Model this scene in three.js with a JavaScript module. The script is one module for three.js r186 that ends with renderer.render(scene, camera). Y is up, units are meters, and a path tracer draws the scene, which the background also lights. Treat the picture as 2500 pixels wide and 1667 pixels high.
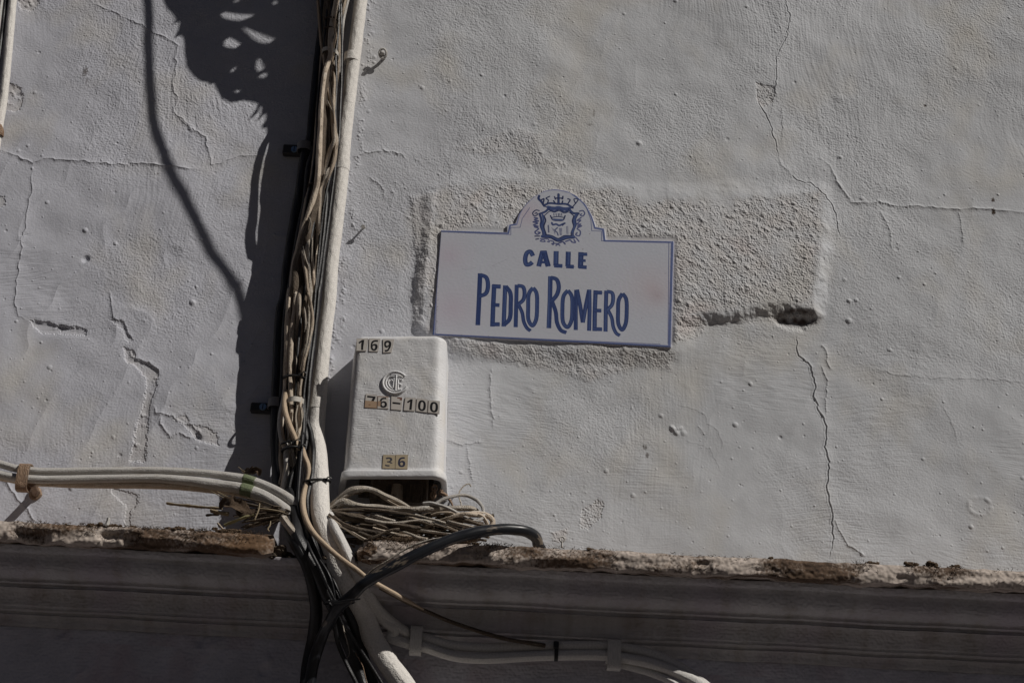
import * as THREE from 'three';
import { mergeGeometries } from 'three/addons/utils/BufferGeometryUtils.js';
import { RoundedBoxGeometry } from 'three/addons/geometries/RoundedBoxGeometry.js';

// ───────────────────────── camera, sky, sun, exposure ─────────────────────────
const scene = new THREE.Scene();
const W = 1024, H = 682, ASPECT = W / H;
const FOV = 25.3, PITCH = 25 * Math.PI / 180, ROLL = 2.95 * Math.PI / 180, DIST = 2.82;
const camera = new THREE.PerspectiveCamera(FOV, ASPECT, 0.05, 200);
const AIM = new THREE.Vector3(0, 3.1, 0);
const FWD = new THREE.Vector3(0, Math.sin(PITCH), -Math.cos(PITCH));
const UP0 = new THREE.Vector3(0, Math.cos(PITCH), Math.sin(PITCH)), RIGHT0 = new THREE.Vector3(1, 0, 0);
const RIGHT = RIGHT0.clone().multiplyScalar(Math.cos(ROLL)).addScaledVector(UP0, Math.sin(ROLL));
const UP = UP0.clone().multiplyScalar(Math.cos(ROLL)).addScaledVector(RIGHT0, -Math.sin(ROLL));
// a horizontal line of the wall falls to the right in the picture
RIGHT.copy(RIGHT0).multiplyScalar(Math.cos(ROLL)).addScaledVector(UP0, Math.sin(ROLL));
UP.copy(UP0).multiplyScalar(Math.cos(ROLL)).addScaledVector(RIGHT0, -Math.sin(ROLL));
camera.position.copy(AIM).addScaledVector(FWD, -DIST);
camera.up.copy(UP);
camera.lookAt(AIM);
camera.updateMatrixWorld(true);

const SUN = new THREE.Vector3(1.35, 1.4, 1);          // towards the sun
const SKY_LEVEL = 0.5;
function makeSky() {
  const w = 512, h = 256, d = new Float32Array(w * h * 4), s = SUN.clone().normalize();
  for (let j = 0; j < h; j++) for (let i = 0; i < w; i++) {
    const el = ((j + 0.5) / h - 0.5) * Math.PI, az = ((i + 0.5) / w - 0.5) * 2 * Math.PI;
    const v = new THREE.Vector3(Math.cos(el) * Math.cos(az), Math.sin(el), Math.cos(el) * Math.sin(az));
    const up = Math.max(0, v.y), hz = Math.pow(1 - up, 3);
    const near = Math.pow(Math.max(0, v.dot(s)), 12) * 0.35;
    const k = v.y < 0 ? 0.25 : 1;
    d.set([(0.20 + 0.62 * hz + near) * k, (0.32 + 0.62 * hz + near) * k, (0.72 + 0.42 * hz + near) * k, 1], (j * w + i) * 4);
    for (let c = 0; c < 3; c++) d[(j * w + i) * 4 + c] *= SKY_LEVEL;
  }
  const t = new THREE.DataTexture(d, w, h, THREE.RGBAFormat, THREE.FloatType);
  t.mapping = THREE.EquirectangularReflectionMapping; t.magFilter = t.minFilter = THREE.LinearFilter; t.needsUpdate = true;
  return t;
}
const sky = makeSky();
scene.background = sky; scene.environment = sky; scene.environmentIntensity = 0.125;
scene.backgroundIntensity = 0.125;
const sun = new THREE.DirectionalLight(new THREE.Color(1, 0.955, 0.89), 4.6);
sun.position.copy(AIM).addScaledVector(SUN, 6); sun.target.position.copy(AIM); scene.add(sun, sun.target);
sun.castShadow = true; sun.shadow.mapSize.set(4096, 4096); sun.shadow.radius = 0.9;
Object.assign(sun.shadow.camera, { left: -3, right: 3, top: 3, bottom: -3, near: 0.5, far: 30 });
const renderer = new THREE.WebGLRenderer({ antialias: true });
renderer.setSize(W, H);
renderer.toneMapping = THREE.LinearToneMapping;
renderer.toneMappingExposure = 0.585;
renderer.shadowMap.enabled = true; renderer.shadowMap.type = THREE.PCFSoftShadowMap;

// ───────────────────────── helpers ─────────────────────────
let seed = 20240;
const rnd = () => { seed = (seed * 1664525 + 1013904223) >>> 0; return seed / 4294967296; };
const rr = (a, b) => a + (b - a) * rnd();
const V3 = (x, y, z) => new THREE.Vector3(x, y, z);
const clamp = (x, a = 0, b = 1) => Math.min(b, Math.max(a, x));
const sstep = (a, b, x) => { const t = clamp((x - a) / (b - a)); return t * t * (3 - 2 * t); };
const mix = (a, b, t) => a + (b - a) * t;

// measurements: a point of the photograph (2500 x 1667) at distance z in front of the wall plane
const TAN = Math.tan(FOV * Math.PI / 360);
function P(px, py, z = 0) {
  const dx = (px / 2500 * 2 - 1) * ASPECT * TAN, dy = (1 - py / 1667 * 2) * TAN;
  const d = FWD.clone().addScaledVector(RIGHT, dx).addScaledVector(UP, dy);
  return camera.position.clone().addScaledVector(d, (z - camera.position.z) / d.z);
}
const crop = (x0, y0, f) => (x, y, z) => P(x0 + x / f, y0 + y / f, z);
const N = (x, y, z) => P(x, y, z);
const K1 = crop(640, 0, 3.92), K2 = crop(600, 350, 3.92), K3 = crop(600, 700, 3.92), K4 = crop(600, 1050, 3.92);
const K5 = crop(650, 1300, 4.2725), E6 = crop(780, 1130, 4.276), D7 = crop(380, 1120, 5.6), L4 = crop(0, 1050, 2.541);
const C8 = crop(950, 1440, 2.94), F1 = crop(0, 0, 2.613), F2 = crop(0, 500, 2.613), R8 = crop(1500, 0, 2.24), V0 = crop(0, 0, 0.9408);
const S5 = crop(1000, 400, 3.136), M9 = crop(1280, 455, 9.2235), Q8 = crop(850, 820, 8.254), B3 = crop(780, 780, 3.2675), U4 = crop(1600, 700, 3.92);
const G7 = crop(0, 1130, 7.84), H4 = crop(380, 0, 4.752);
// path(K1, [x,y,z], [x,y], K2, ...): z is kept from the point before when left out
function path(...a) {
  const out = []; let k = N, z = 0;
  for (const e of a) { if (typeof e === 'function') { k = e; continue; } if (e.length > 2) z = e[2]; out.push(k(e[0], e[1], z)); }
  return out;
}

// noise
const PERM = new Uint8Array(512);
{ const p = [...Array(256).keys()]; for (let i = 255; i > 0; i--) { const j = Math.floor(rnd() * (i + 1)); [p[i], p[j]] = [p[j], p[i]]; } for (let i = 0; i < 512; i++) PERM[i] = p[i & 255]; }
const GX = new Float32Array(256), GY = new Float32Array(256);
for (let i = 0; i < 256; i++) { const a = i / 256 * Math.PI * 2 * 7.13; GX[i] = Math.cos(a); GY[i] = Math.sin(a); }
function noise(x, y, per = 0) {
  let xi = Math.floor(x), yi = Math.floor(y); const fx = x - xi, fy = y - yi;
  let x1 = xi + 1, y1 = yi + 1;
  if (per) { xi = ((xi % per) + per) % per; yi = ((yi % per) + per) % per; x1 = (xi + 1) % per; y1 = (yi + 1) % per; }
  const a = PERM[PERM[xi & 255] + (yi & 255)], b = PERM[PERM[x1 & 255] + (yi & 255)], c = PERM[PERM[xi & 255] + (y1 & 255)], d = PERM[PERM[x1 & 255] + (y1 & 255)];
  const u = fx * fx * fx * (fx * (fx * 6 - 15) + 10), v = fy * fy * fy * (fy * (fy * 6 - 15) + 10);
  const n0 = GX[a] * fx + GY[a] * fy, n1 = GX[b] * (fx - 1) + GY[b] * fy, n2 = GX[c] * fx + GY[c] * (fy - 1), n3 = GX[d] * (fx - 1) + GY[d] * (fy - 1);
  return (n0 + (n1 - n0) * u + (n2 - n0) * v + (n0 - n1 - n2 + n3) * u * v) * 1.5;
}
function fbm(x, y, o = 4, per = 0) { let s = 0, a = 0.5; for (let i = 0; i < o; i++) { s += a * noise(x, y, per); x = x * 2 + 0; y *= 2; per *= 2; a *= 0.5; } return s; }

// textures
const enc = (l) => { l = clamp(l); return Math.round(255 * (l <= 0.0031308 ? 12.92 * l : 1.055 * Math.pow(l, 1 / 2.4) - 0.055)); };
function colorTex(w, h, fn, wrap = THREE.RepeatWrapping) {
  const d = new Uint8Array(w * h * 4);
  for (let j = 0; j < h; j++) for (let i = 0; i < w; i++) { const c = fn(i / w, j / h, i, j), o = (j * w + i) * 4; d[o] = enc(c[0]); d[o + 1] = enc(c[1]); d[o + 2] = enc(c[2]); d[o + 3] = 255; }
  const t = new THREE.DataTexture(d, w, h); t.colorSpace = THREE.SRGBColorSpace; t.wrapS = t.wrapT = wrap; t.magFilter = THREE.LinearFilter; t.minFilter = THREE.LinearMipmapLinearFilter; t.generateMipmaps = true; t.needsUpdate = true;
  return t;
}
function bumpTex(w, h, fn, wrap = THREE.RepeatWrapping) {   // fn returns 0..1
  const d = new Float32Array(w * h * 4);
  for (let j = 0; j < h; j++) for (let i = 0; i < w; i++) { const v = fn(i / w, j / h, i, j), o = (j * w + i) * 4; d[o] = d[o + 1] = d[o + 2] = v; d[o + 3] = 1; }
  const t = new THREE.DataTexture(d, w, h, THREE.RGBAFormat, THREE.FloatType); t.wrapS = t.wrapT = wrap; t.magFilter = t.minFilter = THREE.LinearFilter; t.needsUpdate = true;
  return t;
}
const lerp3 = (a, b, t) => [mix(a[0], b[0], t), mix(a[1], b[1], t), mix(a[2], b[2], t)];
const std = (o) => new THREE.MeshStandardMaterial({ side: THREE.DoubleSide, ...o });

// things
const used = {};
function numbered(n) { const k = used[n] = (used[n] ?? -1) + 1; return k ? `${n}_${String(k).padStart(3, '0')}` : n; }
function shade(m) { m.castShadow = true; m.receiveShadow = true; return m; }
function tag(o, label, category, group) { o.userData.label = label; o.userData.category = category; if (group) o.userData.group = group; return o; }
function centred(mesh) {       // the origin of a one-mesh thing goes to its middle
  const g = mesh.geometry; g.computeBoundingBox(); const c = g.boundingBox.getCenter(V3()); g.translate(-c.x, -c.y, -c.z); mesh.position.copy(c); return mesh;
}
function solo(name, geo, mat, label, category, group) { const m = shade(new THREE.Mesh(geo, mat)); m.name = numbered(name); centred(m); scene.add(m); return tag(m, label, category, group); }
function thing(name, at, label, category, group) { const g = new THREE.Group(); g.name = numbered(name); g.position.copy(at); scene.add(g); return tag(g, label, category, group); }
function part(name, geo, mat, parent, label) {     // geometry is given in world coordinates
  const top = parent.isGroup ? parent : null; const p = V3(); parent.updateWorldMatrix(true, false); p.setFromMatrixPosition(parent.matrixWorld);
  geo.translate(-p.x, -p.y, -p.z);
  const m = shade(new THREE.Mesh(geo, mat)); m.name = name; parent.add(m); if (label) m.userData.label = label; return m;
}

// a tube along points; r is a number or r(t); uv in metres x 10
function tube(pts, r, o = {}) {
  const curve = new THREE.CatmullRomCurve3(pts, false, 'centripetal');
  const len = curve.getLength(), n = Math.max(6, Math.ceil(len / (o.step ?? 0.006))), k = o.sides ?? 9, rf = typeof r === 'function' ? r : () => r;
  const ps = curve.getSpacedPoints(n), pos = [], uv = [], idx = [], sd = o.seed ?? rnd() * 100, nz = o.noise ?? 0.06, flat = o.flat ?? 1;
  let nrm = null; const T = V3(), Bn = V3(), c = V3();
  const row = (p, rad, v, a0) => { for (let i = 0; i <= k; i++) { const a = i / k * Math.PI * 2 + a0, w = rad * (1 + nz * noise(Math.cos(a) * 1.3 + sd, v * 30 + Math.sin(a) * 1.3));
    c.copy(p).addScaledVector(nrm, Math.cos(a) * w).addScaledVector(Bn, Math.sin(a) * w * flat); pos.push(c.x, c.y, c.z); uv.push(i / k * rad * 2 * Math.PI * 10, v * 10); } };
  for (let j = 0; j <= n; j++) {
    T.copy(ps[Math.min(n, j + 1)]).sub(ps[Math.max(0, j - 1)]).normalize();
    if (!nrm) { nrm = V3(0, 0, 1); if (Math.abs(T.z) > 0.9) nrm.set(1, 0, 0); }
    nrm.addScaledVector(T, -nrm.dot(T)).normalize(); Bn.crossVectors(T, nrm);
    const tw = (o.twist ?? 0) * len * j / n, v = len * j / n;
    if (j === 0) { row(ps[0], 1e-5, 0, tw); row(ps[0], rf(0) * 0.85, 0.0002, tw); }
    row(ps[j], rf(j / n), v, tw);
    if (j === n) { row(ps[n], rf(1) * 0.85, v + 0.0002, tw); row(ps[n], 1e-5, v, tw); }
  }
  const rows = pos.length / 3 / (k + 1);
  for (let j = 0; j < rows - 1; j++) for (let i = 0; i < k; i++) { const a = j * (k + 1) + i, b = a + k + 1; idx.push(a, a + 1, b, a + 1, b + 1, b); }
  const g = new THREE.BufferGeometry(); g.setAttribute('position', new THREE.Float32BufferAttribute(pos, 3)); g.setAttribute('uv', new THREE.Float32BufferAttribute(uv, 2)); g.setIndex(idx); g.computeVertexNormals();
  return g;
}
// closed band or wire round something: centre, half axes u and v (vectors), height along w
function band(c, u, v, w, thick, sides = 28, pow = 1) {
  const pos = [], uv = [], idx = []; const prof = [[0, -1], [1, -1], [1, 1], [0, 1]];
  for (let i = 0; i <= sides; i++) {
    const a = i / sides * Math.PI * 2, ca = Math.sign(Math.cos(a)) * Math.pow(Math.abs(Math.cos(a)), pow), sa = Math.sign(Math.sin(a)) * Math.pow(Math.abs(Math.sin(a)), pow);
    const rad = u.clone().multiplyScalar(ca).addScaledVector(v, sa), out = rad.clone().normalize();
    for (let q = 0; q < 5; q++) { const [t, s] = prof[q % 4]; const p = c.clone().add(rad).addScaledVector(out, t * thick).addScaledVector(w, s); pos.push(p.x, p.y, p.z); uv.push(i / sides, q / 4); }
  }
  for (let i = 0; i < sides; i++) for (let q = 0; q < 4; q++) { const a = i * 5 + q, b = a + 5; idx.push(a, b, a + 1, a + 1, b, b + 1); }
  const g = new THREE.BufferGeometry(); g.setAttribute('position', new THREE.Float32BufferAttribute(pos, 3)); g.setAttribute('uv', new THREE.Float32BufferAttribute(uv, 2)); g.setIndex(idx);
  const f = g.toNonIndexed(); f.computeVertexNormals(); return f;
}
function ring(c, u, v, r, sides = 30) { const pts = []; for (let i = 0; i <= sides; i++) { const a = i / sides * Math.PI * 2; pts.push(c.clone().addScaledVector(u, Math.cos(a)).addScaledVector(v, Math.sin(a))); } return tube(pts, r, { sides: 6, noise: 0.1, step: 0.003 }); }
// the box between two quads (front and back), corners in order TL TR BR BL, uv on the front
function slab4(f, depth) {
  const b = f.map((p) => p.clone().add(depth)); const pos = [], uv = [];
  const quad = (a, bb, c, d, t) => { const q = [a, d, c, a, c, bb], t4 = t ? [[0, 1], [0, 0], [1, 0], [0, 1], [1, 0], [1, 1]] : Array(6).fill([0.02, 0.02]); q.forEach((p, i) => { pos.push(p.x, p.y, p.z); uv.push(...t4[i]); }); };
  quad(f[0], f[1], f[2], f[3], true); quad(b[1], b[0], b[3], b[2]); quad(b[0], b[1], f[1], f[0]); quad(f[3], f[2], b[2], b[3]); quad(b[0], f[0], f[3], b[3]); quad(f[1], b[1], b[2], f[2]);
  const g = new THREE.BufferGeometry(); g.setAttribute('position', new THREE.Float32BufferAttribute(pos, 3)); g.setAttribute('uv', new THREE.Float32BufferAttribute(uv, 2)); g.computeVertexNormals(); return g;
}

// ───────────────────────── the wall ─────────────────────────
const corners = [[-40, -40], [2540, -40], [2540, 1707], [-40, 1707]].map(([x, y]) => P(x, y, 0));
const X0 = Math.min(...corners.map((c) => c.x)) - 0.02, X1 = Math.max(...corners.map((c) => c.x)) + 0.02;
const YT = Math.max(...corners.map((c) => c.y)) + 0.02;
const EDGE_Z = 0.172;
const edgeL = P(0, 1270, EDGE_Z), edgeR = P(2500, 1393, EDGE_Z);
const ledgeY = (x) => mix(edgeL.y, edgeR.y, (x - edgeL.x) / (edgeR.x - edgeL.x));   // height of the cornice's top
const YB = Math.min(edgeL.y, edgeR.y) - 0.05;
const TW = 2048, TX = (X1 - X0) / TW, TH = Math.min(2048, Math.ceil((YT - YB) / TX));
const YT2 = YB + TH * TX;
console.log('wall', X0, X1, YB, YT2, TW, TH, 'texel', TX, 'edge', edgeL.y, edgeR.y);
const HT = new Float32Array(TW * TH);                 // height in metres
const ROUGH = new Float32Array(TW * TH);              // bare rough mortar 0..1
const BRUSH = new Float32Array(TW * TH);
const wx = (p) => (p.x - X0) / TX, wy = (p) => (p.y - YB) / TX;
const PXM = 0.00076;                                   // one photo pixel in metres, about
function polyMask(pts, reach, fn) {                    // fn(index, signed distance in metres (inside < 0), x, y)
  const q = pts.map((p) => [wx(p), wy(p)]), R = reach / TX;
  const xa = Math.max(0, Math.floor(Math.min(...q.map((p) => p[0])) - R)), xb = Math.min(TW - 1, Math.ceil(Math.max(...q.map((p) => p[0])) + R));
  const ya = Math.max(0, Math.floor(Math.min(...q.map((p) => p[1])) - R)), yb = Math.min(TH - 1, Math.ceil(Math.max(...q.map((p) => p[1])) + R));
  for (let y = ya; y <= yb; y++) for (let x = xa; x <= xb; x++) {
    let d = 1e9, ins = false;
    for (let i = 0, j = q.length - 1; i < q.length; j = i++) {
      const ax = q[j][0], ay = q[j][1], bx = q[i][0], by = q[i][1], ex = bx - ax, ey = by - ay;
      const t = clamp(((x - ax) * ex + (y - ay) * ey) / (ex * ex + ey * ey + 1e-9)), dx = x - ax - ex * t, dy = y - ay - ey * t;
      d = Math.min(d, dx * dx + dy * dy);
      if ((ay > y) !== (by > y) && x < (bx - ax) * (y - ay) / (by - ay) + ax) ins = !ins;
    }
    d = Math.sqrt(d) * TX; fn(y * TW + x, ins ? -d : d, x, y);
  }
}
function lineMask(pts, reach, fn) {                    // fn(index, signed side distance, t 0..1)
  const best = new Map(), q = pts.map((p) => [wx(p), wy(p)]), R = reach / TX;
  // roughen the line
  const fine = []; for (let i = 0; i < q.length - 1; i++) { const n = Math.max(1, Math.ceil(Math.hypot(q[i + 1][0] - q[i][0], q[i + 1][1] - q[i][1]) / 6)); for (let k = 0; k < n; k++) { const t = k / n, x = mix(q[i][0], q[i + 1][0], t), y = mix(q[i][1], q[i + 1][1], t); fine.push([x + 3.2 * noise(x / 14 + 5, y / 14) + 1.6 * noise(x / 5, y / 5 + 9), y + 3.2 * noise(x / 14, y / 14 + 50) + 1.6 * noise(x / 5 + 30, y / 5)]); } }
  fine.push(q[q.length - 1]);
  for (let i = 0; i < fine.length - 1; i++) {
    const [ax, ay] = fine[i], [bx, by] = fine[i + 1], ex = bx - ax, ey = by - ay, L2 = ex * ex + ey * ey + 1e-9, L = Math.sqrt(L2);
    for (let y = Math.max(0, Math.floor(Math.min(ay, by) - R)); y <= Math.min(TH - 1, Math.ceil(Math.max(ay, by) + R)); y++)
      for (let x = Math.max(0, Math.floor(Math.min(ax, bx) - R)); x <= Math.min(TW - 1, Math.ceil(Math.max(ax, bx) + R)); x++) {
        const t = clamp(((x - ax) * ex + (y - ay) * ey) / L2), dx = x - ax - ex * t, dy = y - ay - ey * t, d2 = dx * dx + dy * dy; if (d2 > R * R) continue;
        const id = y * TW + x, o = best.get(id); if (!o || d2 < o[0]) best.set(id, [d2, (ex * (y - ay) - ey * (x - ax)) / L > 0 ? 1 : -1, (i + t) / (fine.length - 1)]);
      }
  }
  for (const [id, [d2, s, t]] of best) fn(id, s * Math.sqrt(d2) * TX, t);
}
function stamp(x, y, r, h, flat = 0) {                 // a pebble or (h < 0) a pit, in metres
  const cx = (x - X0) / TX, cy = (y - YB) / TX, R = r / TX;
  for (let j = Math.max(0, Math.floor(cy - R)); j <= Math.min(TH - 1, Math.ceil(cy + R)); j++) for (let i = Math.max(0, Math.floor(cx - R)); i <= Math.min(TW - 1, Math.ceil(cx + R)); i++) {
    const d = ((i - cx) ** 2 + (j - cy) ** 2) / (R * R); if (d < 1) HT[j * TW + i] += h * (flat ? Math.pow(1 - d, 0.5) : (1 - d) * (1 - d * 0.5));
  }
}
// base relief
const signArea = [S5(240, 505), S5(745, 520), S5(745, 465), S5(810, 450), S5(900, 300), S5(1000, 220), S5(1110, 190), S5(1240, 215), S5(1350, 310), S5(1430, 480), S5(1500, 490), S5(1505, 580), S5(2025, 590), S5(2003, 1405), S5(175, 1310)];
for (let j = 0; j < TH; j++) for (let i = 0; i < TW; i++) {
  const x = X0 + i * TX, y = YB + j * TX;
  const px = clamp((x - X0) / (X1 - X0)), py = (y - YB) / (YT2 - YB);
  const ax = x * 0.86 - y * 0.51, ay = x * 0.51 + y * 0.86, bx = x * 0.31 + y * 0.95, by = y * 0.31 - x * 0.95;   // turned axes, so that no grid shows
  const calm = sstep(-0.45, 0.35, noise(ax * 3.1 + 7, ay * 2.7) + 0.5 * noise(bx * 9, by * 8 + 3));             // patches of smoother, thicker paint
  const leftLow = sstep(-0.1, -0.5, x) * sstep(0.75, 0.45, py);
  let h = 0.0044 * fbm(ax * 4.6 + 3, ay * 4.1, 3) + (0.0016 + 0.001 * leftLow) * noise(bx * 12, by * 10 + 7) + 0.0009 * noise(ax * 27 + 3, ay * 23);
  const rg = 1 - Math.abs(noise(ax * 6 + 0.25 * noise(x * 14, y * 14), by * 5)) * 2.2; h += 0.0013 * Math.max(0, rg) ** 5 * (0.5 + leftLow);   // trowel ridges
  const grain = sstep(0.25, 0.62, py + 0.3 * noise(x * 3, y * 3 + 20));
  const ga = mix(0.45, 1.05, grain) * mix(0.45, 1.15, calm);
  h += (0.00050 * noise(bx * 160 + 2 * noise(x * 30, y * 30), by * 128) + 0.00052 * noise(ax * 290 + 9, ay * 235) + 0.00026 * noise(bx * 430, by * 400 + 5)) * ga;
  // brush strokes that wander: level at the lower right, slanting at the lower left, upright here and there
  const lean = x < -0.25 ? 0.35 : 0.02, u = x + lean * y, v = y - lean * x + 0.05 * noise(x * 2.3 + 5, y * 2.6) + 0.012 * noise(x * 8, y * 9 + 2);
  h += (0.00032 * noise(u * 21 + 3 * noise(x * 5, y * 40), v * 205) + 0.0003 * noise(u * 33 + 9, v * 128 + 3 * noise(x * 7, y * 7)) + 0.0002 * noise(u * 60, v * 330)) * mix(1.1, 0.1, grain) * sstep(-0.5, 0.4, noise(bx * 5.3 + 2, by * 4.9));
  h += 0.0006 * noise((x + 0.03 * noise(x * 4, y * 5)) * 205 + 4, y * 19) * sstep(-0.1, 0.45, noise(x * 2.2 + 8, y * 1.7)) * mix(0.4, 0.9, grain);
  HT[j * TW + i] = h;
}
// grout and pebbles: scattered little lumps and pits all over
for (let k = 0; k < 2600; k++) { const r = rr(0.0014, 0.0032); stamp(rr(X0, X1), rr(YB, YT2), r, rr(0.2, 0.5) * r * (rnd() < 0.75 ? 1 : -1)); }
for (let k = 0; k < 170; k++) { const r = rr(0.003, 0.0055); stamp(rr(X0, X1), rr(YB, YT2), r, rr(0.35, 0.6) * r * (rnd() < 0.8 ? 1 : -1)); }
for (const [x, y, r, h] of [[208, 562, 6, 5], [209, 632, 9, -7], [85, 225, 5, 3], [470, 738, 7, 6], [480, 700, 4, 3], [2258, 258, 4, -3], [1795, 1037, 6, 4], [1480, 1150, 5, 3], [1560, 350, 7, 5], [2073, 735, 6, 5], [2090, 733, 5, 4], [2072, 783, 7, 5], [1832, 938, 5, 4], [2062, 683, 5, 3], [985, 1018, 4, -3], [850, 1060, 5, 3], [2050, 240, 14, 2.4]]) { const p = P(x, y); stamp(p.x, p.y, r * PXM * 1.3, h * PXM); }
{ const p = P(1655, 1051); for (let k = 0; k < 9; k++) stamp(p.x + rr(-0.011, 0.011), p.y + rr(-0.006, 0.006), rr(0.004, 0.007), 0.0022); }
{ const p = P(2392, 1236); for (let a = 0; a < 40; a++) stamp(p.x + Math.cos(a / 6.4) * 0.02, p.y + Math.sin(a / 6.4) * 0.017, 0.0055, rr(-0.0001, 0.001)); }

// mortar patch round the street sign: proud of the wall, pebbly
const patch = [N(1066, 470), N(1105, 447), N(1200, 452), N(1290, 436), N(1420, 445), N(1490, 462), N(1570, 488), N(1700, 482), N(1880, 478), N(2008, 468), N(2012, 560), N(2000, 650), N(1988, 725), N(1985, 762), N(1900, 757), N(1800, 765), N(1700, 778), N(1655, 800), N(1648, 842), N(1400, 838), N(1200, 832), N(1085, 825), N(1030, 800), N(1040, 640)];
const PH = new Float32Array(TW * TH);
polyMask(patch, 0.06, (id, d, x, y) => {
  const X = X0 + x * TX, Y = YB + y * TX, right = X > P(1985, 600).x - 0.05;
  const top = sstep(P(1600, 660).y, P(1600, 470).y, Y), w = right ? 0.026 : X < P(1085, 600).x ? 0.026 : mix(0.02, 0.04, top);
  const wob = 0.005 * noise(X * 38, Y * 41) + 0.003 * noise(X * 110 + 4, Y * 120) + 0.011 * noise(X * 13, Y * 14) * (right ? 0 : 1);
  const m = 1 - sstep(-0.006, w, d + wob);
  PH[id] = m * mix(0.0112, 0.0135, sstep(P(1040, 650).x, P(1180, 650).x, X)) * mix(1, 0.35, top);
  ROUGH[id] = Math.max(ROUGH[id], (1 - sstep(-0.02, 0.006, d + wob * 1.6)) * sstep(-1.0, -0.2, noise(X * 9 + 3, Y * 10) + 0.4 * noise(X * 30, Y * 30)));
});
polyMask([N(1075, 640), N(1640, 700), N(1645, 780), N(1640, 842), N(1400, 842), N(1200, 832), N(1085, 824)], 0.07, (id, d, x, y) => { const X = X0 + x * TX, Y = YB + y * TX; PH[id] = Math.max(PH[id], 0.0115 * (1 - sstep(-0.002, 0.05, d + 0.006 * noise(X * 16, Y * 16) + 0.003 * noise(X * 60, Y * 60)))); });
for (let k = 0; k < PH.length; k++) HT[k] += PH[k];
// more bare mortar: above the patch, under the sign, flakes, spots at the left edge
const bare = (pts, depth, soft, rough = 1) => polyMask(pts, 0.03, (id, d, x, y) => { const w = 0.0025 * noise(x / 7, y / 7) + 0.002 * noise(x / 3, y / 3); const m = 1 - sstep(-soft, soft * 0.4, d + w); HT[id] += depth * m; ROUGH[id] = Math.max(ROUGH[id], m * rough); });
bare([N(1100, 362), N(1170, 336), N(1265, 308), N(1318, 326), N(1330, 380), N(1400, 400), N(1360, 412), N(1280, 398), N(1250, 372), N(1180, 380)], 0.0012, 0.008, 0.55);
bare([N(1085, 830), N(1300, 842), N(1600, 850), N(1655, 860), N(1640, 905), N(1560, 900), N(1440, 935), N(1330, 905), N(1200, 880), N(1100, 865)], 0.002, 0.012, 0.7);
bare([N(1000, 480), N(1066, 470), N(1045, 700), N(1035, 800), N(1005, 800), N(1015, 640)], 0.003, 0.008, 0.5);
bare([F2(790, 905), F2(860, 935), F2(870, 990), F2(950, 1010), F2(1015, 1060), F2(1000, 1150), F2(960, 1280), F2(940, 1450), F2(930, 1640), F2(825, 1640), F2(870, 1400), F2(920, 1250), F2(930, 1100), F2(860, 1030), F2(800, 1000)], -0.0035, 0.0028, 0.75);
bare([F2(700, 735), F2(790, 745), F2(808, 800), F2(850, 875), F2(815, 890), F2(780, 800)], -0.002, 0.002, 0.2);
bare([F2(190, 738), F2(300, 742), F2(385, 768), F2(425, 772), F2(520, 782), F2(560, 805), F2(545, 832), F2(400, 825), F2(260, 815), F2(215, 775)], -0.0038, 0.0022, 0.3);
bare([F2(365, 762), F2(430, 772), F2(428, 790), F2(385, 800)], -0.004, 0.002, 0.6);
bare([F2(1110, 1370), F2(1180, 1330), F2(1220, 1400), F2(1330, 1420), F2(1390, 1470), F2(1400, 1540), F2(1250, 1500), F2(1190, 1420)], -0.0022, 0.003, 0.8);
bare([F2(1245, 1465), F2(1278, 1462), F2(1275, 1495), F2(1248, 1492)], -0.009, 0.002, 0.3);
bare([F1(10, 530), F1(60, 525), F1(130, 560), F1(148, 610), F1(125, 700), F1(90, 715), F1(10, 690)], -0.003, 0.003, 1);
bare([F1(110, 0), F1(240, -20), F1(250, 30), F1(200, 70), F1(130, 60)], -0.003, 0.003, 1);
bare([F1(-20, 1250), F1(30, 1255), F1(40, 1310), F1(-20, 1340)], -0.002, 0.003, 0.8);
bare([N(1420, 1245), N(1460, 1218), N(1475, 1225), N(1468, 1262), N(1440, 1290), N(1415, 1290)], -0.0016, 0.002, 0.8);
bare([N(1345, 1300), N(1390, 1285), N(1385, 1320), N(1350, 1325)], 0.001, 0.004, 0.7);
bare([L4(690, 350), L4(860, 400), L4(850, 460), L4(805, 520), L4(810, 600), L4(765, 600), L4(780, 470), L4(700, 400)], -0.003, 0.0022, 0.3);
bare([N(1845, 200), N(1892, 212), N(1888, 250), N(1860, 262), N(1846, 240)], -0.002, 0.003, 0.8);
// hollow under the patch's right end
bare([U4(1100, 285), U4(1300, 268), U4(1500, 262), U4(1538, 320), U4(1420, 425), U4(1290, 412), U4(1180, 380)], -0.0065, 0.009, 0.35);
bare([U4(180, 345), U4(560, 335), U4(820, 300), U4(1100, 300), U4(1150, 350), U4(720, 372), U4(400, 420), U4(180, 430)], -0.001, 0.014, 0.6);
bare([U4(180, 300), U4(400, 290), U4(520, 350), U4(410, 500), U4(180, 570)], 0.001, 0.006, 1);
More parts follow.
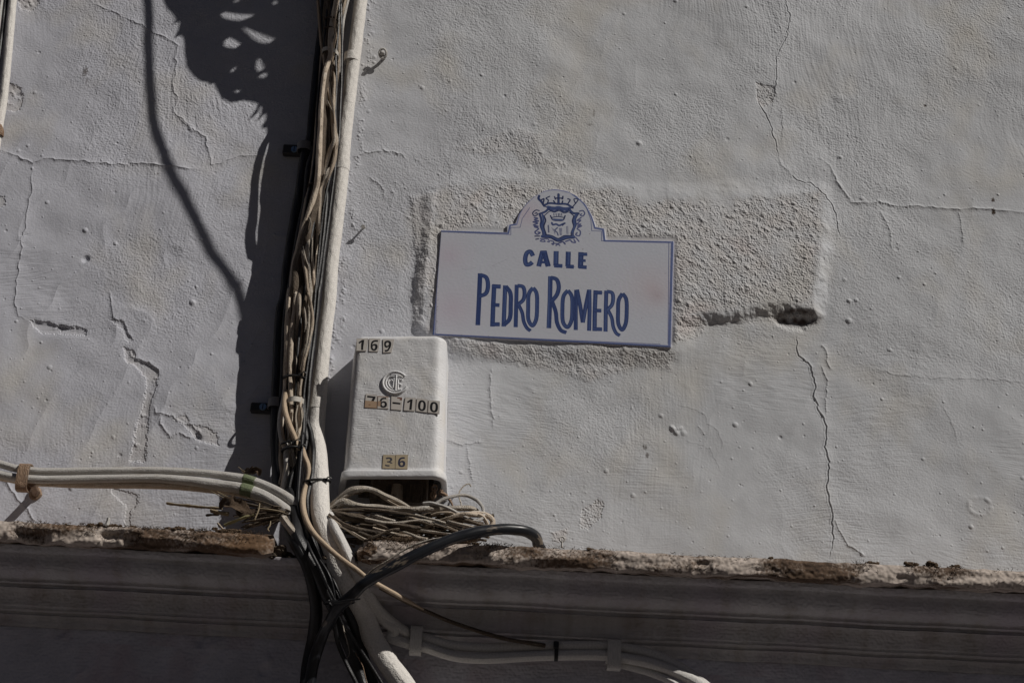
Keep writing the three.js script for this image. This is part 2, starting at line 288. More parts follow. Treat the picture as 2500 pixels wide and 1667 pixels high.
// pebbles on the bare mortar
for (let k = 0; k < 75000; k++) {
  const i = Math.floor(rnd() * TW), j = Math.floor(rnd() * TH), m = ROUGH[j * TW + i]; if (rnd() > m) continue;
  const r = Math.pow(rnd(), 5) * 0.0044 + 0.0012; stamp(X0 + i * TX, YB + j * TX, r, r * rr(0.28, 0.68) * m * (rnd() < 0.85 ? 1 : -0.9));
}
for (let j = 0; j < TH; j++) for (let i = 0; i < TW; i++) { const id = j * TW + i, m = ROUGH[id]; if (m < 0.02) continue; const x = X0 + i * TX, y = YB + j * TX, q = x * 0.8 - y * 0.6, w = x * 0.6 + y * 0.8; HT[id] += m * sstep(P(1000, 650).x, P(1150, 650).x, x + 0.03 * noise(y * 20, 4)) * (0.0009 * noise(q * 95, w * 88) + 0.0010 * noise(w * 190 + 3, q * 180) + 0.0011 * noise(q * 350, w * 330) - 0.0016 * Math.max(0, noise(w * 120 + 40, q * 120) - 0.25)); }
// keep the sign's bed below the tile
polyMask(signArea, 0.02, (id, d) => { const m = 1 - sstep(-0.002, 0.006, d); HT[id] = mix(HT[id], Math.min(HT[id], 0.010), m); });
// cracks: a narrow groove with lifted lips
const DARK = new Float32Array(TW * TH);
function crack(pts, w = 0.0016, deep = 0.0025, lip = 0.0014, step = 0.0008) {
  lineMask(pts, 0.016, (id, s, t) => {
    const fade = Math.min(1, t * 8, (1 - t) * 8) * (0.72 + 0.55 * noise(t * 23 + w * 3e4, lip * 1e4 + 3)), d = Math.abs(s), ww = w * (0.7 + 0.6 * Math.abs(noise(t * 40, w * 1e4)));
    HT[id] += fade * (1.25 * lip * Math.exp(-((d / 0.0026) ** 2)) + 0.35 * lip * Math.exp(-d / 0.009) + step * clamp(s / 0.0012, -1, 1) * Math.exp(-d / 0.007) - (deep > 0.0042 ? 0.5 : 0.1) * deep * Math.exp(-(((s + 0.0012) / (ww * 0.7)) ** 2)));
    DARK[id] = Math.max(DARK[id], 0.05 * fade * Math.exp(-((d / ww) ** 2)));
  });
}
crack(path(F1, [-40, 940], [60, 975], [150, 1015], [210, 1040], [300, 1010], [400, 1025], [560, 1030], [620, 1045], [760, 1045], [940, 1045], [1040, 1055], [1130, 1070], [1220, 1085], [1310, 1080]), 0.0016, 0.003, 0.002);
crack(path(F1, [540, -30], [570, 0], [630, 45], [720, 75], [820, 130], [900, 160], [960, 200], [1050, 240], [1140, 290], [1115, 370], [1125, 440], [1100, 550], [1130, 620], [1110, 720], [1170, 765], [1230, 820], [1310, 880], [1330, 960], [1345, 1050], [1430, 1030], [1540, 995], [1640, 990], [1800, 1000]));
crack(path(F1, [1140, 290], [1260, 170], [1400, 80], [1480, 0]), 0.0013, 0.002, 0.0006, 0);
crack(path(F1, [1150, 760], [1200, 810], [1240, 850]), 0.0012, 0.001, 0.0008);
crack(path(F1, [210, 1040], [195, 1130], [200, 1200], [170, 1350], [140, 1568], F2, [150, 200], [125, 350], [100, 530], [95, 640], [120, 710], [190, 745]), 0.0015, 0.002, 0.0012, 0.0012);
crack(path(F2, [180, 742], [300, 740], [380, 765], [430, 775], [480, 775], [560, 800]), 0.0015, 0.002, 0.001);
crack(path(F2, [690, 540], [700, 600], [725, 650], [722, 730], [790, 740], [805, 790], [850, 870]), 0.0013, 0.0016, 0.0012);
crack(path(F2, [810, 905], [860, 985], [950, 1005], [1010, 1050], [1020, 1090]), 0.0018, 0.003, 0.0015);
crack(path(F2, [975, 1280], [1000, 1330], [1100, 1355], [1170, 1400], [1230, 1410], [1260, 1450]), 0.0016, 0.003, 0.002);
crack(path(F2, [1010, 1340], [1040, 1420], [1080, 1480], [1150, 1460], [1250, 1500]), 0.0013, 0.0016, 0.0018);
crack(path(G7, [-20, 280], [90, 350], [190, 460], [240, 560], [330, 700], [420, 780], [510, 880], [600, 990], [640, 1080], [680, 1150]), 0.0014, 0.002, 0.0018);
crack(path(R8, [915, -40], [930, 0], [960, 90], [945, 200], [915, 260], [885, 310], [890, 420], [880, 490], [790, 560], [845, 650], [870, 740], [908, 890]), 0.0018, 0.0044, 0.0012, 0.0008);
crack(path(R8, [880, 480], [868, 560], [846, 650]), 0.0013, 0.002, 0.0008, 0.0005);
crack(path(R8, [900, 870], [925, 915], [960, 950]), 0.0013, 0.002, 0.0008, 0.0005);
crack(path(R8, [955, 945], [1000, 985], [1040, 1000], [1070, 1000], [1100, 1025], [1150, 1070], [1200, 1130], [1215, 1200], [1240, 1290]), 0.0018, 0.0044, 0.0012, 0.0008);
crack(path(R8, [1110, 850], [1140, 880], [1180, 910], [1220, 1000], [1260, 1060], [1300, 1100], [1390, 1110], [1450, 1100], [1560, 1125], [1700, 1130], [1830, 1140], [1960, 1145], [2080, 1150], [2240, 1168], [2320, 1172]), 0.0013, 0.0012, 0.0019, 0.0005);
crack(path(R8, [1450, 1150], [1500, 1240], [1520, 1370]), 0.0012, 0.0012, 0.0012);
crack(path(R8, [1880, 1150], [1900, 1250], [1905, 1340]), 0.0012, 0.0012, 0.0009);
crack(path(R8, [915, 580], [918, 700], [910, 800]), 0.001, 0.001, 0.0005);
crack(path(U4, [1370, 420], [1350, 540], [1365, 660], [1480, 745], [1500, 840], [1530, 940], [1530, 1080], [1560, 1180], [1620, 1260], [1630, 1400], [1635, 1568], V0, [1905, 1060], [1900, 1120], [1912, 1180], [1915, 1230], [1908, 1290]), 0.0022, 0.0056, 0.0017, 0.0019);
crack(path(U4, [1590, 540], [1640, 640], [1660, 760], [1700, 800]), 0.0014, 0.002, 0.0016);
crack(path(U4, [1560, 740], [1620, 830], [1645, 950], [1620, 1100], [1635, 1250]), 0.0016, 0.0026, 0.0012);
crack(path(V0, [1915, 1190], [1925, 1215], [1950, 1255], [1990, 1280]), 0.0018, 0.0028, 0.0012);
crack(path(U4, [180, 1130], [370, 1170], [480, 1220], [500, 1310], [600, 1390], [630, 1480], [640, 1560]), 0.0012, 0.001, 0.0003, 0.0003);
crack(path(U4, [410, 1340], [450, 1380], [465, 1420]), 0.0013, 0.001, 0.0006, 0.0003);
crack(path(V0, [800, 372], [840, 352], [880, 348], [920, 355], [935, 366]), 0.0014, 0.0024, 0.002);
crack(path(V0, [845, 408], [865, 418], [880, 440], [882, 460]), 0.0012, 0.0012, 0.0012);
crack(path(V0, [1130, 840], [1124, 880], [1128, 940], [1136, 990]), 0.0012, 0.0012, 0.0014);
crack(path(V0, [1022, 1010], [1060, 1022], [1112, 1014]), 0.0012, 0.0012, 0.0012);
crack(path(V0, [1072, 1022], [1078, 1060], [1086, 1112]), 0.0012, 0.0014, 0.0014);
crack(path(V0, [1990, 845], [2060, 862], [2130, 870], [2240, 868], [2370, 878]), 0.0014, 0.0012, 0.0006, 0.0005);
crack(path(V0, [2165, 930], [2190, 980], [2200, 1020]), 0.0012, 0.001, 0.0004, 0.0004);
crack(path(V0, [1560, 1005], [1630, 1030], [1660, 1090]), 0.0012, 0.001, 0.0002, 0.0002);
// dried mortar beads along the right side of the painted pipe
for (let k = 0; k < 900; k++) { const t = rnd(), a = t < 0.4 ? K1(1060, 0).lerp(K1(960, 1000), t / 0.4) : K1(960, 1000).lerp(K3(850, 900), (t - 0.4) / 0.6); const r = rr(0.0012, 0.004); if (noise(t * 25, 9) < -0.12) continue; stamp(a.x + rr(-0.005, 0.005) + 0.014 * noise(t * 11, 3) + 0.006 * noise(t * 60, 5), a.y, r, r * rr(0.1, 0.38)); }
for (let k = 0; k < 400; k++) { const t = rnd(), a = K2(985, 100).lerp(K3(800, 900), t); const r = rr(0.0012, 0.0036); if (noise(t * 22, 31) < -0.1) continue; stamp(a.x + rr(-0.004, 0.004) + 0.006 * noise(t * 40, 8), a.y, r, r * rr(0.15, 0.45)); }
// mesh takes the broad shape, the bump map the rest
const STEP = 3, MW = Math.floor((TW - 1) / STEP) + 1, MH = Math.floor((TH - 1) / STEP) + 1;
function blurred(a, r) {
  const t = new Float32Array(a.length), o = new Float32Array(a.length), n = 2 * r + 1;
  for (let y = 0; y < TH; y++) { let s = 0; const b = y * TW; for (let x = -r; x <= r; x++) s += a[b + clamp(x, 0, TW - 1)]; for (let x = 0; x < TW; x++) { t[b + x] = s / n; s += a[b + Math.min(TW - 1, x + r + 1)] - a[b + Math.max(0, x - r)]; } }
  for (let x = 0; x < TW; x++) { let s = 0; for (let y = -r; y <= r; y++) s += t[clamp(y, 0, TH - 1) * TW + x]; for (let y = 0; y < TH; y++) { o[y * TW + x] = s / n; s += t[Math.min(TH - 1, y + r + 1) * TW + x] - t[Math.max(0, y - r) * TW + x]; } }
  return o;
}
const SM = blurred(HT, 2);
const wallGeo = new THREE.BufferGeometry();
{
  const pos = new Float32Array(MW * MH * 3), uv = new Float32Array(MW * MH * 2), idx = new Uint32Array((MW - 1) * (MH - 1) * 6);
  for (let j = 0; j < MH; j++) for (let i = 0; i < MW; i++) { const k = j * MW + i; pos.set([X0 + i * STEP * TX, YB + j * STEP * TX, SM[j * STEP * TW + i * STEP]], k * 3); uv.set([(i * STEP + 0.5) / TW, (j * STEP + 0.5) / TH], k * 2); }
  let q = 0; for (let j = 0; j < MH - 1; j++) for (let i = 0; i < MW - 1; i++) { const a = j * MW + i; idx.set([a, a + 1, a + MW, a + 1, a + MW + 1, a + MW], q); q += 6; }
  wallGeo.setAttribute('position', new THREE.BufferAttribute(pos, 3)); wallGeo.setAttribute('uv', new THREE.BufferAttribute(uv, 2)); wallGeo.setIndex(new THREE.BufferAttribute(idx, 1)); wallGeo.computeVertexNormals();
}
const BSC = 0.02;
const wallBump = bumpTex(TW, TH, (u, v, i, j) => clamp(0.5 + (HT[j * TW + i] - SM[j * TW + i]) / BSC), THREE.ClampToEdgeWrapping);
const PAINT = [0.555, 0.573, 0.612], PAINT_L = [0.53, 0.543, 0.612], MORTAR = [0.55, 0.525, 0.515];
const stains = [[208, 175, 7, 14, 0.7], [212, 195, 3, 10, 0.5], [2424, 490, 4, 7, 0.95], [2425, 518, 5, 11, 1], [2258, 258, 4, 4, 0.9], [1574, 1092, 5, 6, 0.8], [1580, 1112, 4, 8, 0.7], [1450, 275, 3, 12, 0.5], [1440, 305, 8, 4, 0.35], [385, 425, 3, 3, 0.6], [1110, 240, 3, 3, 0.5]].map(([x, y, a, b, k]) => [P(x, y), a * PXM, b * PXM, k]);
const holeC = P(1945, 783);
const wallColor = colorTex(TW, TH, (u, v, i, j) => {
  const x = X0 + i * TX, y = YB + j * TX, id = j * TW + i;
  let c = lerp3(PAINT, PAINT_L, sstep(0.1, -0.7, x + 0.25 * noise(x * 2, y * 2)));
  const big = 1.02 + 0.17 * fbm(x * 2.5, y * 2.5 + 4, 4) + 0.05 * noise(x * 26 + 0.5 * noise(x * 60, y * 60), y * 3.2) * sstep(-0.1, 0.4, noise(x * 3, y * 2 + 8)) + 0.03 * noise(x * 60, y * 60);
  c = [c[0] * big, c[1] * big, c[2] * big];
  const m = ROUGH[id] * (0.55 + 0.45 * noise(x * 30, y * 30 + 3)); c = lerp3(c, MORTAR, clamp(m * 0.8));
  const warm = clamp(0.6 * noise(x * 5 + 40, y * 5) + 0.3 * noise(x * 22, y * 17) - 0.05) * 1.0; c = lerp3(c, [0.57, 0.545, 0.50], warm);
  const pink = clamp(noise(x * 14, y * 14 + 60) - 0.25) * ROUGH[id] * 0.5; c = lerp3(c, [0.55, 0.43, 0.4], pink);
  const dk = 1 - DARK[id] * 0.8; c = [c[0] * dk, c[1] * dk * 0.99, c[2] * dk * 0.97];
  for (const [p, a, b, k] of stains) { const dx = (x - p.x) / a, dy = (y - p.y) / b, d = dx * dx + dy * dy; if (d < 4) c = lerp3(c, [0.05, 0.03, 0.018], k * clamp(1.3 - d + 1.2 * noise(x * 300, y * 300))); }
  { const dx = (x - holeC.x) / 0.042, dy = (y - holeC.y - 0.006) / 0.014, d = dx * dx + dy * dy; if (d < 2) c = lerp3(c, [0.085, 0.06, 0.05], clamp(1.5 - d) * clamp(0.75 + noise(x * 80, y * 80))); }
  return c;
}, THREE.ClampToEdgeWrapping);
const wallMat = std({ map: wallColor, bumpMap: wallBump, bumpScale: BSC, roughness: 0.92 });
// plain plaster for what lies outside the photograph and for the cornice
const plasterBump = bumpTex(512, 512, (u, v) => 0.5 + 0.22 * fbm(u * 8, v * 8, 5, 8) + 0.2 * noise(u * 96, v * 96, 96) + 0.12 * noise(u * 20, v * 160, 160));
const plasterCol = colorTex(512, 512, (u, v) => { const k = 1 + 0.12 * fbm(u * 6, v * 6 + 3, 4, 6); return [0.545 * k, 0.562 * k, 0.612 * k]; });
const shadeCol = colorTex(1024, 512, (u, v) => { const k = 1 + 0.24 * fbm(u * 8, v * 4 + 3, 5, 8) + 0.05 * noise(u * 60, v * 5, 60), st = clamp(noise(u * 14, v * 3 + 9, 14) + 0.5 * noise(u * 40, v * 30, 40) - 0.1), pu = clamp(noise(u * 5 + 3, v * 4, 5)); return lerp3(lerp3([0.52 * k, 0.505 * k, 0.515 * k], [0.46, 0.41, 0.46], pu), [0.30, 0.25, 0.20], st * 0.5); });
const plasterMat = std({ map: plasterCol, bumpMap: plasterBump, bumpScale: 0.004, roughness: 0.93 });
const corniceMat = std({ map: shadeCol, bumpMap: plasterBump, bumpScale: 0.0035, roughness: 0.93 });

const house = thing('house_wall', V3(0, 0, 0), 'old whitewashed house wall of cracked grey plaster above a moulded cornice', 'wall');
part('upper_wall', wallGeo, wallMat, house);
function panel(x0, x1, y0, y1, z, mat, n = 1) { const g = new THREE.PlaneGeometry(x1 - x0, y1 - y0, n, n); g.translate((x0 + x1) / 2, (y0 + y1) / 2, z); const p = g.attributes.position, uv = g.attributes.uv; for (let i = 0; i < p.count; i++) uv.setXY(i, p.getX(i) * 2, p.getY(i) * 2); return g; }
part('upper_wall', mergeGeometries([panel(-5, X0 + 0.004, YB, 6.5, -0.001), panel(X1 - 0.004, 5, YB, 6.5, -0.001), panel(X0, X1, YT2 - 0.004, 6.5, -0.0015)]), plasterMat, house);
part('masonry', new THREE.BoxGeometry(10, 6.5, 0.4).translate(0, 3.25, -0.24), plasterMat, house);

const friezeCol = colorTex(1024, 512, (u, v) => { const k = 1 + 0.24 * fbm(u * 8, v * 4 + 3, 5, 8), pu = clamp(noise(u * 5 + 3, v * 4, 5) + 0.4 * noise(u * 22, v * 9, 22)); return lerp3([0.60 * k, 0.59 * k, 0.65 * k], [0.50, 0.40, 0.44], pu * 0.7); });
const friezeMat = std({ map: friezeCol, bumpMap: plasterBump, bumpScale: 0.003, roughness: 0.93 });
// cornice: moulding and the thin slab on top of it
const xs = []; for (let x = -5; x < X0 - 0.2; x += 0.2) xs.push(x); for (let x = X0 - 0.2; x < X1 + 0.2; x += 0.004) xs.push(x); for (let x = X1 + 0.2; x <= 5; x += 0.2) xs.push(x);
const SLAB_H = 0.031;
const profile = []; {
  const arc = (z0, h0, z1, h1, bulge, n = 8) => { for (let i = 0; i <= n; i++) { const t = i / n, dz = z1 - z0, dh = h1 - h0, b = Math.sin(Math.PI * t) * bulge; profile.push([z0 + dz * t + dh * b, h0 + dh * t - dz * b]); } };
  profile.push([0.02, 0], [0.146, 0]); arc(0.146, 0.0015, 0.14, 0.010, 0.0, 2); arc(0.132, 0.011, 0.095, 0.040, 0.26); arc(0.094, 0.041, 0.091, 0.0465, -0.25, 4); profile.push([0.079, 0.0475], [0.077, 0.0525]); arc(0.081, 0.053, 0.036, 0.072, -0.4); arc(0.0355, 0.0725, 0.033, 0.0785, -0.25, 4); profile.push([0.020, 0.0795], [0.0175, 0.084]); arc(0.0205, 0.0845, 0.006, 0.097, -0.3, 5); profile.push([0.003, 0.1]);
}
{
  const pos = [], uv = [], idx = []; let vv = 0;
  profile.forEach(([z, h], j) => { if (j) vv += Math.hypot(z - profile[j - 1][0], h - profile[j - 1][1]); for (const x of xs) { const w = 0.0018 * noise(x * 7, h * 60 + z * 40) + 0.0007 * noise(x * 60, vv * 90); pos.push(x, ledgeY(x) - SLAB_H - h + w * 0.6, z + w); uv.push(x * 2, vv * 2); } });
  const n = xs.length; for (let j = 0; j < profile.length - 1; j++) for (let i = 0; i < n - 1; i++) { const a = j * n + i; idx.push(a, a + n, a + 1, a + 1, a + n, a + n + 1); }
  const g = new THREE.BufferGeometry(); g.setAttribute('position', new THREE.Float32BufferAttribute(pos, 3)); g.setAttribute('uv', new THREE.Float32BufferAttribute(uv, 2)); g.setIndex(idx); g.computeVertexNormals();
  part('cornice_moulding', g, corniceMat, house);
}
const lowTop = (x) => ledgeY(x) - SLAB_H - 0.098;
{ // wall below the cornice: dented plaster
  const pos = [], uv = [], idx = [], ny = 90, dents = [[150, 1545, 26, -5], [455, 1520, 12, 7], [470, 1510, 10, 5], [490, 1560, 18, -9], [520, 1575, 22, 5], [660, 1615, 20, 6], [640, 1640, 14, -5], [540, 1590, 12, -4], [1780, 1590, 14, 3], [200, 1640, 20, 4]].map(([x, y, r, h]) => [P(x, y), r * PXM, h * PXM]);
  const y1 = (x) => lowTop(x) - 0.28;
  for (let j = 0; j <= ny; j++) for (const x of xs) { const y = mix(lowTop(x), y1(x), j / ny); let z = 0.003 * fbm(x * 6, y * 6, 4) + 0.001 * noise(x * 60, y * 60); for (const [p, r, h] of dents) { const d = ((x - p.x) ** 2 + (y - p.y) ** 2) / (r * r); if (d < 4) z += h * Math.exp(-d * 1.5) * (1 + noise(x * 90, y * 90)); } pos.push(x, y, z); uv.push(x * 2, y * 2); }
  const n = xs.length; for (let j = 0; j < ny; j++) for (let i = 0; i < n - 1; i++) { const a = j * n + i; idx.push(a, a + n, a + 1, a + 1, a + n, a + n + 1); }
  const g = new THREE.BufferGeometry(); g.setAttribute('position', new THREE.Float32BufferAttribute(pos, 3)); g.setAttribute('uv', new THREE.Float32BufferAttribute(uv, 2)); g.setIndex(idx); g.computeVertexNormals();
  part('lower_wall', mergeGeometries([g, panel(-5, 5, 0, Math.min(y1(-5), y1(5)) + 0.03, -0.006)].map((a) => { const b = a.toNonIndexed(); return b; })), friezeMat, house);
}
// slab: chipped plaster edge with dark lichen
const slabCol = colorTex(2048, 256, (u, v) => {
  const x = u * 2.4 - 1.2, y = v * 0.3;
  const blot = fbm(x * 9 + 2, y * 16, 4) + 0.25 * noise(x * 3.1, 8), sp = noise(x * 330, y * 330) + 0.7 * noise(x * 160, y * 160 + 8);
  const m = clamp(sstep(-0.22, 0.3, blot + sp * 0.2 + 0.02)); let c = lerp3([0.55, 0.475, 0.42], [0.115, 0.070, 0.042], m * 0.96); c = lerp3(c, [0.045, 0.03, 0.022], sstep(0.25, 0.7, noise(x * 40 + 3, y * 60) + 0.6 * sp) * m * 0.7);
  const br = clamp(noise(x * 6 + 9, y * 12) + 0.1) * sstep(0.2, -0.5, x); c = lerp3(c, [0.17, 0.095, 0.045], br * 0.75);
  const k = 1 + 0.25 * noise(x * 200, y * 200); return [c[0] * k, c[1] * k, c[2] * k];
});
const slabBump = bumpTex(1024, 256, (u, v) => 0.5 + 0.35 * noise(u * 400, v * 50, 400) + 0.25 * noise(u * 160, v * 20, 400));
const slabMat = std({ map: slabCol, bumpMap: slabBump, bumpScale: 0.0028, roughness: 1 });
const chips = [[20, 128, 0.45, 0.014], [236, 300, 0.35, 0.010], [290, 345, 0.5, 0.013], [340, 450, 0.72, 0.013], [0, 16, 0.7, 0.004], [1240, 1420, 0.75, 0.006], [1690, 1740, 0.3, 0.004], [2170, 2230, 0.6, 0.005], [1150, 1200, 0.1, 0.008]].map(([a, b, f, d]) => [P(a, 1300, EDGE_Z).x, P(b, 1300, EDGE_Z).x, f, d]);
function slabGeo(list) {
  const pos = [], uv = [], idx = []; const sec = []; const nf = 10, nt = 9;
  for (let i = 0; i <= nt; i++) sec.push(['t', i / nt]); for (let i = 0; i <= nf; i++) sec.push(['f', i / nf]); for (let i = 0; i <= 4; i++) sec.push(['b', i / 4]);
  const n = sec.length, last = list.length - 1;
  list.forEach((x, k) => {
    const edge = Math.min(Math.abs(x - list[0]), Math.abs(x - list[last])), endR = Math.abs(x) < 4.9 ? 0.012 * Math.exp(-edge / 0.008) : 0;
    const sag = 0.0018 * noise(x * 8, 2), th = SLAB_H * (1 + 0.12 * noise(x * 11, 5) + 0.1 * noise(x * 45, 1));
    sec.forEach(([s, t]) => {
      const y = ledgeY(x) + sag; let z, yy;
      const zf = (f) => { let q = EDGE_Z + 0.0035 * noise(x * 14, f * 2) + 0.0016 * noise(x * 70, f * 4) + 0.0012 * noise(x * 160, f * 9); for (const [a, b, f0, d] of chips) if (x > a && x < b) { const e = Math.min((x - a), (b - x)) / (0.25 * (b - a)); if (f > f0 - 0.1 + 0.12 * noise(x * 60, 3)) q -= d * clamp(e) * sstep(f0 - 0.12, f0 + 0.1, f); } return q; };
      if (s === 't') { z = mix(-0.02, zf(0) - 0.003, t); yy = y + 0.002 * noise(x * 40, z * 60) - 0.0005; }
      else if (s === 'f') { z = zf(t) - 0.003 * (Math.max(0, 1 - t * 6) + Math.max(0, t * 6 - 5)) - endR; yy = y - 0.0015 - (th - 0.002) * t + 0.001 * noise(x * 90, t * 5); }
      else { z = mix(zf(1) - 0.004, 0.03, t); yy = y - th; }
      pos.push(x, yy, z); uv.push((x + 1.2) / 2.4, (z > 0.15 ? (ledgeY(x) - yy) : 0.1 + (0.17 - z)) / 0.3);
    });
  });
  for (let k = 0; k < last; k++) for (let j = 0; j < n - 1; j++) { const a = k * n + j, b = a + n; idx.push(a, a + 1, b, b, a + 1, b + 1); }
  for (const k of [0, last]) { const c = pos.length / 3; let sx = 0, sy = 0, sz = 0; for (let j = 0; j < n; j++) { sx += pos[(k * n + j) * 3]; sy += pos[(k * n + j) * 3 + 1]; sz += pos[(k * n + j) * 3 + 2]; } pos.push(sx / n, sy / n, sz / n); uv.push(0.4, 0.2); for (let j = 0; j < n; j++) idx.push(c, k * n + j, k * n + (j + 1) % n); }
  const g = new THREE.BufferGeometry(); g.setAttribute('position', new THREE.Float32BufferAttribute(pos, 3)); g.setAttribute('uv', new THREE.Float32BufferAttribute(uv, 2)); g.setIndex(idx); g.computeVertexNormals(); return g;
}
const range = (a, b, s) => { const o = []; for (let x = a; x < b; x += s) o.push(x); o.push(b); return o; };
const gapL = P(666, 1310, EDGE_Z).x, gapR = P(884, 1320, EDGE_Z).x;
const slabL = part('cornice_slab', slabGeo([...range(-5, X0 - 0.2, 0.1), ...range(X0 - 0.199, gapL, 0.0032)]), slabMat, house, 'left cornice edge slab, brown with moss and chipped');
const slabR = part('cornice_slab', slabGeo([...range(gapR, X1 + 0.2, 0.0032), ...range(X1 + 0.25, 5, 0.1)]), slabMat, house, 'right cornice edge slab, pale plaster with dark lichen patches');
// moss: short fibres along the edge
const mossMat = std({ color: new THREE.Color(0.10, 0.066, 0.04), roughness: 1 });
function moss(spots) {
  const gs = [];
  for (const [px, len, n, up, zz] of spots) for (let i = 0; i < n; i++) {
    const p = P(px + rr(-len, len), 1300, EDGE_Z); p.y = ledgeY(p.x) + rr(-0.002, 0.002) - (rnd() < 0.35 ? rr(0, 0.02) : 0); p.z = zz ?? (EDGE_Z + 0.001 - rr(0, 0.012));
    if (p.y < ledgeY(p.x) - 0.003) p.z = EDGE_Z + 0.002;
    const q = p.clone().add(V3(rr(-0.006, 0.006), rr(0.15, 0.7) * up, rr(-0.002, 0.006))), m = p.clone().lerp(q, 0.5).add(V3(rr(-0.002, 0.002), 0, 0.001));
    gs.push(tube([p, m, q], (t) => 0.0005 * (1.2 - t), { sides: 3, step: 0.004, noise: 0 }));
  }
  return mergeGeometries(gs);
}
{ const m = part('moss', moss([[350, 160, 420, 0.005], [100, 70, 90, 0.006], [560, 80, 160, 0.008], [960, 60, 260, 0.009], [1060, 60, 160, 0.009], [1200, 60, 120, 0.007], [1340, 40, 40, 0.006]]), mossMat, slabL); m.userData.kind = 'stuff'; }
{ const m = part('moss', moss([[1450, 60, 60, 0.004], [1760, 120, 60, 0.003], [2110, 30, 40, 0.008], [2226, 14, 30, 0.008], [2275, 12, 36, 0.009], [2330, 14, 30, 0.007], [2450, 40, 16, 0.004]]), mossMat, slabR); m.userData.kind = 'stuff'; }

{ const gs = []; for (const [px, w, n, h] of [[2226, 22, 10, 0.005], [2268, 26, 13, 0.007], [2325, 20, 8, 0.004], [2120, 20, 6, 0.002], [1455, 30, 6, 0.002], [1900, 40, 4, 0.001], [420, 60, 20, 0.004], [250, 120, 26, 0.003], [560, 60, 26, 0.006], [960, 50, 26, 0.006]]) for (let k = 0; k < n; k++) { const p = P(px + rr(-w, w) * rnd(), 1300, EDGE_Z), r = rr(0.0016, 0.0042), q = new THREE.IcosahedronGeometry(r, 1), v = q.attributes.position; for (let i = 0; i < v.count; i++) { const f = 1 + 0.7 * noise(v.getX(i) * 500 + k, v.getY(i) * 500 + v.getZ(i) * 400 + px); v.setXYZ(i, v.getX(i) * f * 1.4, v.getY(i) * f, v.getZ(i) * f); } q.computeVertexNormals(); q.translate(p.x, ledgeY(p.x) + rr(0, 1) * h, EDGE_Z - rr(0.003, 0.02)); gs.push(q); }
  const m = part('soil_crumbs', mergeGeometries(gs), mossMat, slabR); m.userData.kind = 'stuff'; }
// the street below and the house across it (behind the camera): bounce and shelter from the sky
{ const g = new THREE.PlaneGeometry(60, 60, 1, 1).rotateX(-Math.PI / 2); const m = shade(new THREE.Mesh(g, std({ color: new THREE.Color(0.07, 0.06, 0.055), roughness: 0.95 }))); m.name = 'street'; m.userData.kind = 'structure'; m.userData.label = 'grey paved street below the wall'; scene.add(m); }

